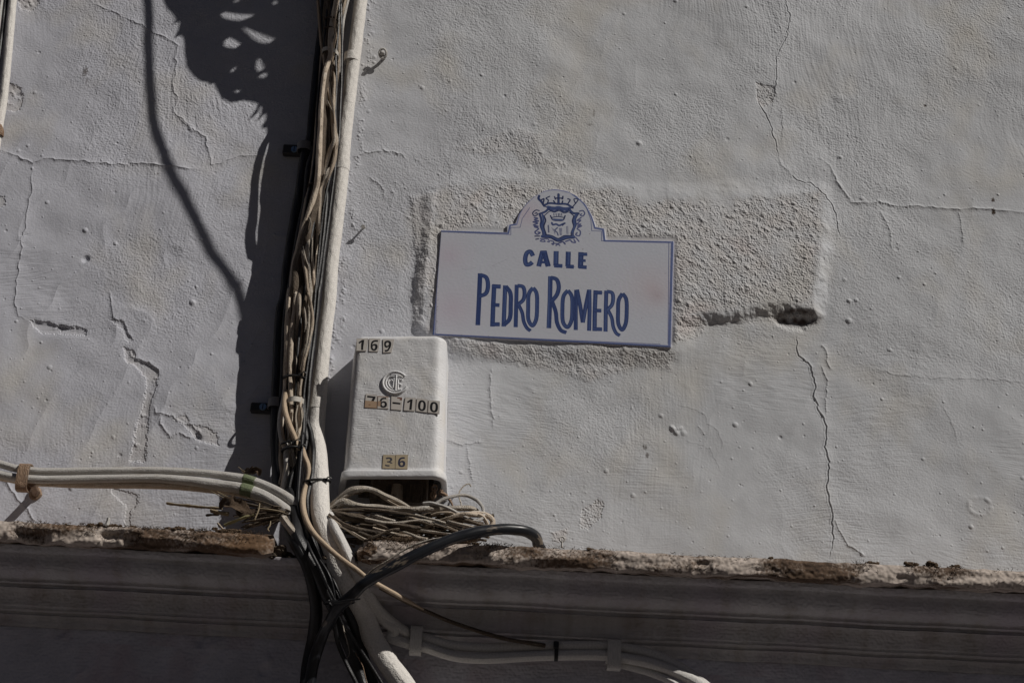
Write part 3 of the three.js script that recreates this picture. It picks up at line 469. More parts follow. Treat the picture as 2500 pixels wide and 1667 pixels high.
// ───────────────────────── street sign ─────────────────────────
const SIGN_Z = 0.0154;
{
  const o = S5(175, 1310, SIGN_Z), o2 = S5(2003, 1405, SIGN_Z), sx = o2.clone().sub(o).normalize(), sy = V3(0, 0, 1).cross(sx), SW = 0.50, SH = 0.40;
  const org = o.clone().addScaledVector(sx, -0.02).addScaledVector(sy, -0.02);
  const loc = (p) => { const d = p.clone().sub(org); return [d.dot(sx), d.dot(sy)]; };
  const CW = 2048, CH = Math.round(CW * SH / SW), cv = document.createElement('canvas'); cv.width = CW; cv.height = CH; const g = cv.getContext('2d');
  const c2 = (p) => { const [x, y] = loc(p); return [x / SW * CW, CH - y / SH * CH]; };
  const sS = (x, y) => c2(S5(x, y, SIGN_Z)), sM = (x, y) => c2(M9(x, y, SIGN_Z));
  const unit = (() => { const a = sS(0, 0), b = sS(100, 0); return Math.hypot(b[0] - a[0], b[1] - a[1]) / 100; })(), um = unit * 3.136 / 9.2235;
  g.fillStyle = '#c2c5cf'; g.fillRect(0, 0, CW, CH);
  const wash = (x, y, r, col) => { const [a, b] = sS(x, y), gr = g.createRadialGradient(a, b, 0, a, b, r * unit); gr.addColorStop(0, col); gr.addColorStop(1, 'rgba(200,190,196,0)'); g.fillStyle = gr; g.fillRect(0, 0, CW, CH); };
  wash(1850, 950, 330, 'rgba(190,155,155,0.3)'); wash(1900, 1010, 120, 'rgba(160,135,140,0.28)'); wash(330, 1100, 330, 'rgba(196,168,184,0.34)'); wash(900, 380, 220, 'rgba(196,164,178,0.4)'); wash(300, 700, 260, 'rgba(190,160,176,0.3)'); wash(1100, 1000, 700, 'rgba(180,180,184,0.25)');
  for (let k = 0; k < 500; k++) { g.fillStyle = `rgba(90,80,90,${rr(0.03, 0.14)})`; g.fillRect(rnd() * CW, rnd() * CH, rr(1, 4), rr(1, 4)); }
  g.lineCap = 'round'; g.lineJoin = 'round';
  const wearSign = () => { for (let k = 0; k < 26; k++) { const [a, b] = sS(rr(190, 2000), rr(520, 1390)); g.fillStyle = `rgba(120,110,112,${rr(0.25, 0.6)})`; g.beginPath(); g.ellipse(a, b, rr(2, 7), rr(1.5, 4), rr(0, 3), 0, 7); g.fill(); } for (let k = 0; k < 12; k++) { const x = rr(300, 1900), y = rr(650, 1330); g.lineWidth = rr(1, 2.2); g.strokeStyle = `rgba(110,104,112,${rr(0.15, 0.4)})`; g.beginPath(); g.moveTo(...sS(x, y)); g.lineTo(...sS(x + rr(-30, 60), y + rr(-35, 20))); g.lineTo(...sS(x + rr(20, 110), y + rr(-60, 10))); g.stroke(); } for (const [x, y, dx, dy] of [[190, 1308, 1810, 92], [200, 900, 0, 400], [2000, 620, -10, 760], [240, 512, 500, 18]]) for (let k = 0; k < 150; k++) { const t = rnd(), [a, b] = sS(x + dx * t + rr(-14, 14), y + dy * t + rr(-14, 14)); g.fillStyle = `rgba(96,88,84,${rr(0.05, 0.28)})`; g.fillRect(a, b, rr(2, 12), rr(2, 7)); } };
  const spl = (pts) => pts.length < 3 ? pts.map((p) => V3(p[0], p[1], 0)) : new THREE.CatmullRomCurve3(pts.map((p) => V3(p[0], p[1], 0)), false, 'centripetal').getPoints(pts.length * 8);
  function brush(map, pts, w, un, curved, colr = [38, 55, 104], cap = 'butt') {
    const q = (curved ? spl(pts) : pts.map((p) => V3(p[0], p[1], 0))).map((p) => map(p.x, p.y)); g.lineCap = cap;
    const draw = (ww, style, ox = 0) => { g.lineWidth = ww * un; g.strokeStyle = style; g.beginPath(); q.forEach(([x, y], i) => i ? g.lineTo(x + ox, y) : g.moveTo(x + ox, y)); g.stroke(); };
    draw(w, `rgb(${colr})`);
    if (w * un > 12) { draw(w * 0.66, `rgba(62,84,138,0.55)`); for (let k = 0; k < 5; k++) draw(w * 0.07, `rgba(${rnd() < 0.5 ? '28,42,88' : '98,116,160'},0.55)`, rr(-0.28, 0.28) * w * un); }
  }
  const T = (pts, w = 34, curved = false) => brush(sS, pts, w, unit, curved);
  // CALLE
  T([[945, 705], [925, 672], [900, 680], [885, 730], [895, 770], [920, 768], [940, 752]], 34, true);
  T([[1018, 668], [1002, 730], [988, 785]], 36); T([[1030, 668], [1045, 730], [1062, 785]], 40); T([[1000, 752], [1050, 754]], 20); T([[1008, 676], [1048, 676]], 28);
  T([[1122, 668], [1120, 780]], 38); T([[1106, 778], [1170, 782]], 32);
  T([[1215, 672], [1212, 785]], 38); T([[1198, 784], [1258, 788]], 32);
  T([[1312, 676], [1308, 798]], 40); T([[1296, 692], [1360, 692]], 28); T([[1300, 740], [1348, 741]], 22); T([[1294, 788], [1356, 792]], 30);
  // PEDRO
  T([[540, 838], [532, 1030], [522, 1235]], 34); T([[540, 850], [585, 868], [600, 930], [585, 990], [545, 1010], [530, 1012]], 32, true);
  T([[648, 925], [640, 1080], [634, 1245]], 34); T([[632, 936], [698, 940]], 34); T([[636, 1078], [688, 1082]], 30); T([[626, 1228], [690, 1228]], 32);
  T([[732, 930], [726, 1080], [720, 1245]], 32); T([[735, 936], [770, 985], [774, 1080], [764, 1190], [722, 1232]], 32, true);
  T([[820, 925], [816, 1080], [812, 1250]], 30); T([[825, 932], [868, 942], [880, 990], [870, 1040], [828, 1078]], 30, true); T([[835, 1080], [862, 1140], [875, 1210], [900, 1258], [926, 1278]], 27, true);
  T([[945, 948], [915, 990], [908, 1100], [912, 1200], [940, 1238], [966, 1200], [976, 1090], [970, 985], [945, 948]], 30, true);
  // ROMERO
  T([[1078, 860], [1074, 1050], [1066, 1258]], 34); T([[1080, 870], [1125, 885], [1142, 940], [1128, 1000], [1085, 1055]], 32, true); T([[1090, 1050], [1118, 1130], [1130, 1220], [1160, 1275], [1200, 1292]], 30, true);
  T([[1212, 968], [1180, 1010], [1170, 1110], [1178, 1220], [1208, 1250], [1236, 1210], [1246, 1110], [1240, 1010], [1212, 968]], 30, true);
  T([[1276, 965], [1272, 1120], [1272, 1272]], 30); T([[1282, 962], [1305, 1080], [1326, 1215]], 30); T([[1326, 1215], [1350, 1080], [1374, 965]], 30); T([[1376, 962], [1378, 1120], [1374, 1278]], 30);
  T([[1424, 968], [1418, 1120], [1416, 1280]], 32); T([[1410, 984], [1474, 986]], 32); T([[1416, 1122], [1468, 1124]], 30); T([[1402, 1264], [1474, 1266]], 30);
  T([[1506, 970], [1502, 1120], [1500, 1284]], 30); T([[1510, 976], [1550, 988], [1558, 1030], [1548, 1080], [1512, 1118]], 29, true); T([[1520, 1120], [1548, 1180], [1560, 1250], [1584, 1298], [1610, 1314]], 27, true);
  T([[1630, 992], [1602, 1040], [1596, 1130], [1600, 1230], [1626, 1270], [1652, 1230], [1662, 1130], [1656, 1030], [1630, 992]], 30, true);
  // border: a broad washed band and a thin line inside
  const out = [[228, 515], [755, 532], [770, 470], [820, 462], [850, 370], [910, 290], [1000, 222], [1110, 198], [1235, 222], [1330, 300], [1390, 400], [1418, 490], [1480, 502], [1492, 588], [2012, 600], [1990, 1398], [182, 1308], [200, 900], [228, 515]];
  for (const [a, b, w] of [[0, 3, 14], [3, 8, 10], [8, 11, 16], [11, 14, 18], [14, 15, 24], [15, 16, 20], [16, 18, 18]]) brush(sS, out.slice(a, b + 1), w, unit, a === 3 || a === 8, [136, 140, 176], 'round');
  const inn = [[245, 520], [775, 542], [775, 488], [846, 486], [862, 420], [920, 335]]; brush(sS, inn, 4, unit, false, [78, 86, 130]);
  brush(sS, [[1352, 330], [1388, 430], [1394, 512], [1468, 516], [1470, 590], [1985, 600], [1978, 1378]], 4.5, unit, false, [78, 86, 130]); brush(sS, [[1920, 1380], [1000, 1340], [200, 1302], [205, 1000], [240, 530]], 4, unit, false, [78, 86, 130]);
  // coat of arms
  const A = (pts, w = 26, c = true, col = [40, 52, 98]) => brush(sM, pts, w * 1.2 + 2, um, c, col.map((v) => Math.round(v * 0.9)), 'round');
  A([[440, 430], [560, 380], [770, 395], [950, 400], [1090, 480]], 40); A([[450, 440], [380, 340], [320, 270], [335, 215]], 44); A([[420, 400], [440, 280], [390, 300]], 26); A([[520, 380], [540, 310], [490, 270], [570, 225]], 22); A([[770, 390], [770, 180]], 44, false); A([[690, 265], [870, 265]], 26, false); A([[680, 230], [700, 290]], 22); A([[870, 225], [855, 285]], 26); A([[660, 325], [690, 370]], 26); A([[865, 330], [850, 375]], 26); A([[985, 385], [1030, 300], [980, 280]], 24); A([[1085, 470], [1210, 290], [1120, 285], [1150, 380]], 20); A([[470, 455], [1080, 490]], 18);
  A([[540, 470], [660, 500], [770, 480], [900, 510], [1010, 500]], 70, true, [78, 92, 140]); A([[540, 520], [680, 560], [780, 520], [900, 570], [1010, 540]], 28);
  A([[340, 620], [470, 570], [560, 490]], 40); A([[460, 650], [580, 560], [680, 580], [780, 550], [900, 600], [1000, 580], [1110, 660]], 16);
  A([[1010, 520], [1100, 600], [1220, 610]], 46);
  A([[345, 620], [385, 760], [370, 880], [420, 1020], [430, 1120]], 40); A([[440, 660], [480, 760], [440, 900], [490, 1080]], 26); A([[410, 640], [435, 760], [405, 890], [460, 1090]], 34, true, [84, 100, 150]);
  A([[1215, 610], [1150, 740], [1160, 860], [1100, 1020], [1100, 1150]], 30); A([[1120, 660], [1085, 780], [1110, 900], [1060, 1040], [1060, 1130]], 24); A([[1165, 640], [1120, 770], [1135, 880], [1080, 1030]], 34, true, [84, 100, 150]);
  A([[410, 1125], [560, 1120], [770, 1215], [950, 1140], [1110, 1140]], 66, true, [78, 92, 142]); A([[420, 1150], [600, 1165], [765, 1240], [950, 1180], [1110, 1165]], 20); A([[480, 1090], [620, 1110], [765, 1170], [900, 1110], [1060, 1110]], 18);
  A([[590, 660], [640, 750], [760, 770], [870, 760], [920, 660]], 24); A([[620, 700], [760, 680], [890, 700]], 18); for (const x of [665, 715, 765, 800, 840]) A([[x, 610], [x + 5, 660]], 12, false); A([[660, 745], [860, 755]], 40, true, [104, 112, 150]);
  A([[620, 820], [640, 860], [720, 850], [780, 880], [860, 850], [910, 830]], 36, true, [84, 94, 140]); A([[860, 880], [900, 840]], 18);
  A([[540, 880], [550, 1030]], 26, false, [110, 114, 146]); A([[950, 900], [960, 1070]], 9, false, [96, 100, 140]); A([[978, 900], [984, 1075]], 9, false, [96, 100, 140]);
  A([[745, 930], [690, 990], [740, 1040], [760, 1100]], 22, true, [96, 104, 146]); for (let k = 0; k < 6; k++) A([[790 + k * 3, 950 + k * 26], [845 - k * 2, 945 + k * 30]], 14, false, [90, 96, 140]); for (let k = 0; k < 5; k++) A([[690, 990 + k * 6], [615 + k * 18, 930 + k * 38]], 7, false, [110, 114, 150]);
  A([[335, 545], [260, 535], [190, 600], [220, 660], [290, 640], [280, 595], [240, 610]], 20); A([[225, 700], [300, 720], [230, 750], [320, 780], [200, 800], [300, 830], [210, 870], [310, 900], [230, 910], [320, 950], [240, 1030], [290, 1080], [355, 1040], [310, 1030]], 26, true, [84, 92, 140]); A([[240, 1120], [340, 1120]], 22); A([[260, 1190], [320, 1180]], 22);
  A([[1240, 560], [1320, 545], [1360, 610], [1310, 670], [1260, 640], [1290, 620]], 22, true, [84, 92, 140]); A([[1280, 700], [1190, 770], [1270, 760], [1190, 850], [1270, 850], [1200, 900], [1290, 890], [1190, 950], [1260, 1010], [1240, 1110], [1160, 1090], [1190, 1040]], 24, true, [96, 102, 150]); A([[1160, 1150], [1230, 1240]], 22, true, [96, 102, 150]);
  A([[360, 1180], [420, 1190], [360, 1230], [470, 1240], [430, 1190], [540, 1190], [560, 1250], [520, 1240]], 20, true, [96, 102, 150]); A([[590, 1220], [660, 1250], [650, 1310], [620, 1290], [740, 1290], [800, 1330]], 22, true, [84, 92, 140]); A([[715, 1330], [780, 1280], [880, 1250], [920, 1300], [890, 1270]], 24, true, [84, 92, 140]); A([[930, 1240], [1040, 1210], [1070, 1250], [1150, 1260], [1120, 1200]], 26, true, [96, 102, 150]);
  wearSign();
  const tex = new THREE.CanvasTexture(cv); tex.colorSpace = THREE.SRGBColorSpace; tex.anisotropy = 8;
  // the tile itself: bevelled plate with arched top
  const outl = signArea.map((_, i) => i); const src = [[240, 505], [745, 522], [745, 466], [808, 455], [835, 385], [890, 305], [950, 250], [1030, 205], [1110, 190], [1200, 203], [1280, 245], [1350, 310], [1400, 400], [1430, 482], [1498, 494], [1505, 580], [2025, 590], [2003, 1405], [175, 1310]];
  const sh = new THREE.Shape(src.map(([x, y]) => { const [a, b] = loc(S5(x, y, SIGN_Z)); return new THREE.Vector2(a, b); }));
  const depth = 0.014, geo = new THREE.ExtrudeGeometry(sh, { depth: depth - 0.003, bevelEnabled: true, bevelThickness: 0.0015, bevelSize: 0.0012, bevelOffset: -0.0012, bevelSegments: 3, curveSegments: 8 });
  const basis = new THREE.Matrix4().makeBasis(sx, sy, V3(0, 0, 1)).setPosition(org.clone().add(V3(0, 0, -depth + 0.0015)));
  { const p = geo.attributes.position, uv = geo.attributes.uv; const nn = geo.attributes.normal; for (let i = 0; i < p.count; i++) { if (Math.abs(nn.getZ(i)) > 0.6) uv.setXY(i, p.getX(i) / SW, p.getY(i) / SH); else uv.setXY(i, 0.15 + p.getX(i) * 0.02, 0.3 + p.getY(i) * 0.02); } }
  geo.applyMatrix4(basis);
  const glazeBump = bumpTex(512, 512, (u, v) => 0.5 + 0.25 * fbm(u * 5, v * 5, 3, 5) + 0.04 * noise(u * 90, v * 90, 90));
  const mat = new THREE.MeshPhysicalMaterial({ map: tex, roughness: 0.42, clearcoat: 0.35, clearcoatRoughness: 0.25, bumpMap: glazeBump, bumpScale: 0.0016 });
  const t = thing('street_name_sign', org.clone(), 'white glazed street name sign with blue painted letters and coat of arms', 'sign');
  part('sign_plate', geo, mat, t);
}

// ───────────────────────── materials of cables, pipes, fittings ─────────────────────────
function cableLook(base, dirt, worn, amount, o = {}) {
  const rep = o.rep ?? 0.37; const map = colorTex(256, 512, (u, v) => { const m = sstep(0.05, 0.45, fbm(u * 6, v * 5, 4, 6) + 0.3 * noise(u * 40, v * 24, 48) + amount - 0.3), w = sstep(0.25, 0.5, noise(u * 9, v * 7 + 4, 18) + 0.4 * noise(u * 50, v * 50, 50)); const k = 1 + 0.12 * noise(u * 20, v * 90, 180); return lerp3(lerp3(base, dirt, m * 0.8), worn, w * (o.wear ?? 0.3)).map((c) => c * k); }, THREE.MirroredRepeatWrapping); map.repeat.set(1.6, rep);
  const bump = bumpTex(256, 512, (u, v) => 0.5 + 0.3 * noise(u * 12, v * 8, 24) + 0.2 * noise(u * 50, v * 60, 100));
  return std({ map, bumpMap: bump, bumpScale: o.bump ?? 0.0012, roughness: o.rough ?? 0.8 });
}
const tanM = cableLook([0.58, 0.485, 0.385], [0.17, 0.125, 0.085], [0.70, 0.64, 0.56], 0.26, { wear: 0.6, bump: 0.002, rep: 0.6 });
const tan2M = cableLook([0.40, 0.325, 0.25], [0.10, 0.075, 0.052], [0.62, 0.57, 0.50], 0.3, { wear: 0.5, bump: 0.002 });
const peachM = cableLook([0.50, 0.385, 0.275], [0.33, 0.235, 0.155], [0.6, 0.5, 0.38], 0.05, { wear: 0.25, bump: 0.0006 });
const greyM = cableLook([0.50, 0.48, 0.455], [0.28, 0.235, 0.185], [0.6, 0.585, 0.565], 0.2, { wear: 0.5 });
const dustM = cableLook([0.42, 0.37, 0.31], [0.12, 0.09, 0.062], [0.68, 0.64, 0.59], 0.25, { wear: 0.7, bump: 0.003 });
const brownM = cableLook([0.11, 0.082, 0.058], [0.035, 0.027, 0.02], [0.26, 0.215, 0.17], 0.3, { wear: 0.35, bump: 0.003 });
const blackM = cableLook([0.012, 0.012, 0.014], [0.018, 0.017, 0.017], [0.04, 0.039, 0.038], 0.1, { wear: 0.35, rough: 0.48, bump: 0.0006 });
const hoseM = (() => { const map = colorTex(256, 1024, (u, v) => { const w = sstep(0.30, 0.42, fbm(u * 3 + 3, v * 14, 4, 0) + 0.14 * noise(u * 60, v * 90)) , s = sstep(0.1, 0.6, noise(u * 24, v * 6)); return lerp3(lerp3([0.012, 0.0135, 0.018], [0.026, 0.027, 0.03], s * 0.6), [0.22, 0.18, 0.14], w * 0.85); }, THREE.MirroredRepeatWrapping); map.repeat.set(1.4, 0.14); return std({ map, bumpMap: bumpTex(256, 256, (u, v) => 0.5 + 0.3 * noise(u * 20, v * 6, 20)), bumpScale: 0.0006, roughness: 0.36 }); })();
const pipeM = cableLook([0.80, 0.765, 0.72], [0.73, 0.685, 0.63], [0.82, 0.79, 0.755], -0.1, { wear: 0.3, bump: 0.002, rough: 0.75 });
const paleM = cableLook([0.68, 0.66, 0.635], [0.5, 0.46, 0.41], [0.74, 0.72, 0.69], 0.0, { wear: 0.4 });
const strapM = std({ color: new THREE.Color(0.55, 0.52, 0.47), roughness: 0.7 });
const tieM = std({ color: new THREE.Color(0.012, 0.012, 0.013), roughness: 0.45 });
const wireM = std({ color: new THREE.Color(0.045, 0.028, 0.02), roughness: 0.8 });
const rustM = cableLook([0.32, 0.215, 0.145], [0.17, 0.095, 0.055], [0.45, 0.38, 0.32], 0.15, { wear: 0.4, bump: 0.004, rough: 0.95 });
const strawM = cableLook([0.27, 0.215, 0.14], [0.12, 0.09, 0.055], [0.42, 0.36, 0.27], 0.1, { bump: 0.002, rough: 0.9 });

function onward(pts, r, o) {        // cables that leave the picture run on up or down the wall
  const gs = [], n = pts.length, a = pts[0], b = pts[n - 1], rf = typeof r === 'function' ? r : () => r;
  if (a.y > 3.62) { const d = a.clone().sub(pts[1]).normalize(); gs.push(tube([a.clone().addScaledVector(d, -0.004), a.clone().addScaledVector(d, 0.12), a.clone().addScaledVector(d, 0.3).add(V3(0, 0.1, 0)), V3(a.x + d.x * 0.34, a.y + 1.5, a.z)], rf(0), { ...o, step: 0.02 })); }
  if (b.y < 2.47 && b.z < 0.3) { const d = b.clone().sub(pts[n - 2]).normalize(); gs.push(tube([b.clone().addScaledVector(d, -0.004), b.clone().addScaledVector(d, 0.1), V3(b.x + d.x * 0.22, b.y - 0.3, 0.04), V3(b.x + d.x * 0.24, b.y - 1.2, 0.035)], rf(1), { ...o, step: 0.02 })); }
  return gs;
}
function cable(name, label, group, pts, r, mat, o = {}, cat = 'cable') { const ext = onward(pts, r, o), g = tube(pts, r, o); return solo(name, ext.length ? mergeGeometries([g, ...ext]) : g, mat, label, cat, group); }

// ───────────────────────── painted pipe at the centre ─────────────────────────
const pipePts = path(K1, [960, -160, 0.024], [945, 0], [905, 330], [868, 640], [825, 1000], [790, 1300], K2, [936, 60], [908, 400], [862, 800], [815, 1200], [797, 1500], K3, [762, 400, 0.023], [722, 780], [690, 1100, 0.024], [672, 1350, 0.027], K4, [672, 60, 0.036], [690, 220, 0.056], [706, 430, 0.082], [708, 640, 0.105], [726, 850, 0.125], [785, 1040, 0.135], [850, 1190, 0.137], K5, [755, 400, 0.132], [905, 640, 0.105], [1010, 860, 0.075], [1125, 1130, 0.062], [1290, 1390, 0.060], [1450, 1610, 0.058], [1640, 1900, 0.05]);
{
  const t = thing('painted_pipe', pipePts[0].clone(), 'white painted conduit pipe running down beside the cable bundle', 'pipe');
  part('pipe', mergeGeometries([tube(pipePts, (s) => 0.0135 + 0.0026 * sstep(0.52, 0.62, s) + 0.0018 * sstep(0.7, 0.85, s), { sides: 20, noise: 0.035, step: 0.006 }), ...onward(pipePts, (s) => s < 0.5 ? 0.0135 : 0.0179, { sides: 20, noise: 0.035 })]), pipeM, t);
  const ax = (a, b) => b.clone().sub(a).normalize();
  const a1 = K1(862, 560, 0.024), d1 = ax(K1(905, 330, 0.024), K1(825, 1000, 0.024)), u1 = V3(0, 0, 1).cross(d1).normalize();
  part('pipe_strap', band(a1, u1.clone().multiplyScalar(0.0142), V3(0, 0, 0.0142), d1.clone().multiplyScalar(0.0095), 0.0022, 32), pipeM, t);
  const a2 = K3(685, 1130, 0.0245); part('pipe_strap', band(a2, u1.clone().multiplyScalar(0.0142), V3(0, 0, 0.0142), d1.clone().multiplyScalar(0.010), 0.0022, 32), pipeM, t);
  part('coupling_ridge', band(K2(925, 215, 0.0235), u1.clone().multiplyScalar(0.0138), V3(0, 0, 0.0138), d1.clone().multiplyScalar(0.011), 0.0008, 30), pipeM, t);
}
// pipe at the left edge of the photograph, with a dark cable beside it
{
  const t = thing('painted_pipe', F1(80, -40, 0.015), 'pale painted thin pipe at the top left edge of the wall', 'pipe');
  part('pipe', tube(path(F1, [160, -1200, 0.016], [100, -120], [82, 0], [55, 300], [25, 600], [-5, 800], [-30, 960]), 0.0082, { sides: 14 }), pipeM, t);
  part('pipe_end', tube(path(F1, [-10, 800, 0.019], [4, 835], [2, 868]), 0.0065, { sides: 10 }), rustM, t, 'rusty brown end below the pipe');
}
cable('thin_cable', 'dark thin cable left of the pale pipe at the left edge', undefined, path(F1, [60, -120, 0.012], [40, 0], [10, 250], [-30, 500]), 0.0052, blackM);
cable('thin_cable', 'pale grey thin cable outermost at the top left corner', undefined, path(F1, [32, -120, 0.014], [12, 0], [-8, 160], [-30, 350]), 0.0042, greyM);

// ───────────────────────── the vertical bundle ─────────────────────────
const GT = 'old tan cables twisted together in the vertical bundle', LT = 'old tan weathered cable twisted into the vertical cable bundle';
cable('tan_cable', 'thick light tan cable in front of the upper bundle', undefined, path(K1, [735, -80, 0.067], [715, 0], [690, 120], [668, 250], [655, 400, 0.075], [655, 520, 0.081], [625, 620], [600, 700, 0.089], [570, 950, 0.092], [558, 1200], [548, 1400], K2, [690, 330, 0.088], [675, 420, 0.08], [655, 500, 0.077], [600, 680, 0.073], [545, 830, 0.069], [500, 1000, 0.065], [460, 1150, 0.061], [435, 1400, 0.06], K3, [430, 0], [408, 250], [400, 500], [395, 700], [390, 870, 0.058], [380, 1000], [360, 1150, 0.06], [340, 1300, 0.066], [345, 1420], [372, 1530, 0.068], K4, [385, 180], [395, 330], [375, 450], [360, 560, 0.064], [350, 720, 0.05]), (t) => 0.0052 + 0.0006 * Math.sin(t * 20), tanM, { noise: 0.12 });
cable('tan_cable', LT, GT, path(K1, [690, -80, 0.05], [670, 100], [640, 300], [608, 430], [602, 540, 0.062], [615, 720, 0.07], [640, 900], [668, 1050], [680, 1250], [690, 1340], [655, 1420, 0.072], [625, 1520], K2, [750, 280], [735, 380, 0.07], [715, 440], [712, 560], [700, 680], [695, 800, 0.066], [690, 890, 0.054], [670, 1100, 0.045], [640, 1300], [600, 1568], K3, [570, 100, 0.047], [545, 350], [525, 600], [515, 870, 0.05], [510, 1100], [500, 1400], K4, [480, 100, 0.05], [450, 300], [430, 550, 0.05]), 0.0042, tanM, { noise: 0.15 });
cable('tan_cable', LT, GT, path(K1, [738, -80, 0.048], [730, 200], [715, 430], [692, 560], [690, 750, 0.06], [685, 920], [675, 1100, 0.066], [690, 1250], [706, 1340], [700, 1450], [680, 1568], K2, [800, 280], [770, 350], [740, 420, 0.065], [735, 480], [720, 600, 0.058], [705, 700, 0.052], [690, 900, 0.044], [680, 1100, 0.04], [660, 1400], K3, [620, 400, 0.042], [560, 870, 0.05], [540, 1100], [520, 1350]), (t) => 0.004 + 0.0018 * Math.exp(-(((t - 0.36) / 0.05) ** 2)), tan2M, { noise: 0.22 });
cable('tan_cable', LT, GT, path(K1, [620, -80, 0.04], [615, 200], [590, 400], [575, 560], [560, 800], [540, 1000], [525, 1200], [505, 1500, 0.048], K2, [620, 420], [590, 520], [565, 650], [530, 850], [490, 1050], [455, 1300], [430, 1500], K3, [415, 200], [405, 500], [385, 700], [380, 870], [375, 1050], [350, 1200], K4, [345, 60], [340, 300], [355, 420], [325, 540, 0.052], [310, 720]), 0.0046, tan2M, { noise: 0.12 });
cable('tan_cable', LT, GT, path(K2, [640, 440, 0.05], [612, 620, 0.06], [616, 740, 0.07], [620, 800], [600, 900], [588, 1000, 0.075], [585, 1100], [600, 1180], [605, 1290, 0.066], [620, 1450, 0.056], K3, [610, 200, 0.056], [590, 500], [550, 760], [530, 870, 0.055], [520, 1050]), 0.0042, dustM, { noise: 0.35 });
cable('tan_cable', LT, GT, path(K2, [580, 880, 0.05], [545, 990, 0.07], [550, 1100, 0.076], [575, 1250], [590, 1380, 0.076], [615, 1500], K3, [600, 60], [622, 180, 0.08], [638, 300], [628, 420], [595, 580], [555, 730], [535, 850, 0.07], [525, 930, 0.066], [515, 1050]), 0.0044, tan2M, { noise: 0.3, flat: 0.7, twist: 14 });
cable('tan_cable', LT, GT, path(K2, [655, 780, 0.05], [635, 900, 0.06], [632, 1050], [643, 1200], [652, 1330, 0.058], [655, 1450, 0.048], K3, [640, 300, 0.042], [600, 600], [550, 870]), 0.0034, tanM, { noise: 0.1 });
cable('tan_cable', LT, GT, path(K2, [530, 1200, 0.05], [500, 1350, 0.062], [485, 1450, 0.066], K3, [485, 50, 0.066], [470, 180], [445, 400], [430, 700], [425, 870], [430, 1000], [440, 1200], [450, 1400], K4, [440, 150, 0.06], [430, 350]), 0.0042, tanM, { noise: 0.2 });
cable('tan_cable', LT, GT, path(K2, [540, 1300, 0.05], K3, [515, 80, 0.068], [512, 180, 0.07], [505, 280], [480, 500, 0.058], [468, 700], [465, 870], [470, 1050], [490, 1250], [490, 1400], K4, [500, 120, 0.06]), 0.0045, tan2M, { noise: 0.25 });
cable('brown_cable', 'torn flat brown cable in the lower bundle above the black tie', undefined, path(K3, [585, 60, 0.045], [570, 130, 0.06], [560, 220, 0.07], [568, 330], [562, 430, 0.066], [545, 560], [540, 700], [505, 870], [500, 1000], [490, 1130], [500, 1250], [480, 1400, 0.062], K4, [500, 140]), (t) => 0.0038 + 0.0025 * Math.exp(-(((t - 0.2) / 0.08) ** 2)), brownM, { noise: 0.3, flat: 0.7, twist: 10 });
cable('brown_cable', 'thin brown cable at the middle of the upper bundle', undefined, path(K1, [655, -80, 0.056], [648, 100, 0.06], [625, 300], [612, 420, 0.062], [640, 520, 0.064], [665, 700, 0.05], [640, 900, 0.045], [612, 1150, 0.05], [606, 1300, 0.058], [612, 1500], K2, [700, 250, 0.055], [690, 430], [690, 600, 0.056], [670, 900, 0.045], [640, 1200]), 0.0032, brownM, { noise: 0.15 });
cable('tan_cable', LT, GT, path(K1, [715, -80, 0.066], [700, 80, 0.068], [685, 250], [700, 350], [680, 430], [672, 520, 0.066], [655, 640, 0.055]), 0.0036, peachM, { noise: 0.2 });
cable('tan_cable', LT, GT, path(K1, [606, 700, 0.066], [622, 830, 0.072], [645, 940], [662, 1010, 0.074], [676, 1080], [684, 1180]), (t) => 0.005 - 0.002 * t, peachM, { noise: 0.25, flat: 0.6 });
cable('tan_cable', LT, GT, path(K3, [495, 1060, 0.066], [492, 1200, 0.07], [500, 1300], [478, 1400], [485, 1480, 0.068]), 0.004, dustM, { noise: 0.3, flat: 0.6 });
cable('tan_cable', LT, GT, path(K3, [525, 1060, 0.07], [518, 1200, 0.072], [520, 1330], [500, 1450], K4, [505, 110, 0.07], [500, 200, 0.06], [470, 330, 0.06]), 0.0034, tanM, { noise: 0.2 });
cable('tan_cable', LT, GT, path(K3, [400, 1250, 0.06], [420, 1400, 0.066], [430, 1500], K4, [440, 200, 0.066], [470, 320], [460, 420, 0.06]), 0.004, dustM, { noise: 0.3 });
cable('brown_cable', 'brown cable just behind the thick light front cable of the bundle', undefined, path(K1, [690, -80, 0.05], [668, 120], [640, 400, 0.055], [625, 620, 0.062], [600, 950, 0.068], [590, 1200], [580, 1400], K2, [722, 330, 0.064], [700, 480], [655, 640, 0.068], [600, 820], [555, 1000], [505, 1150, 0.064], [470, 1400], K3, [455, 100, 0.056], [440, 400, 0.05]), 0.0095, brownM, { noise: 0.15 });
cable('brown_cable', 'brown cable hugging the right side of the thick light front cable', undefined, path(K1, [645, 560, 0.066], [612, 740, 0.074], [590, 960, 0.079], [580, 1200], [575, 1400], K2, [712, 330, 0.078], [692, 430, 0.07], [668, 520, 0.068], [622, 690, 0.063], [565, 840, 0.06], [520, 1010, 0.056], [482, 1150, 0.052], [455, 1400, 0.05], K3, [446, 0], [428, 250], [418, 500], [410, 700], [405, 870], [400, 1000]), (t) => 0.0058 + 0.001 * Math.sin(t * 33), brownM, { noise: 0.2 });
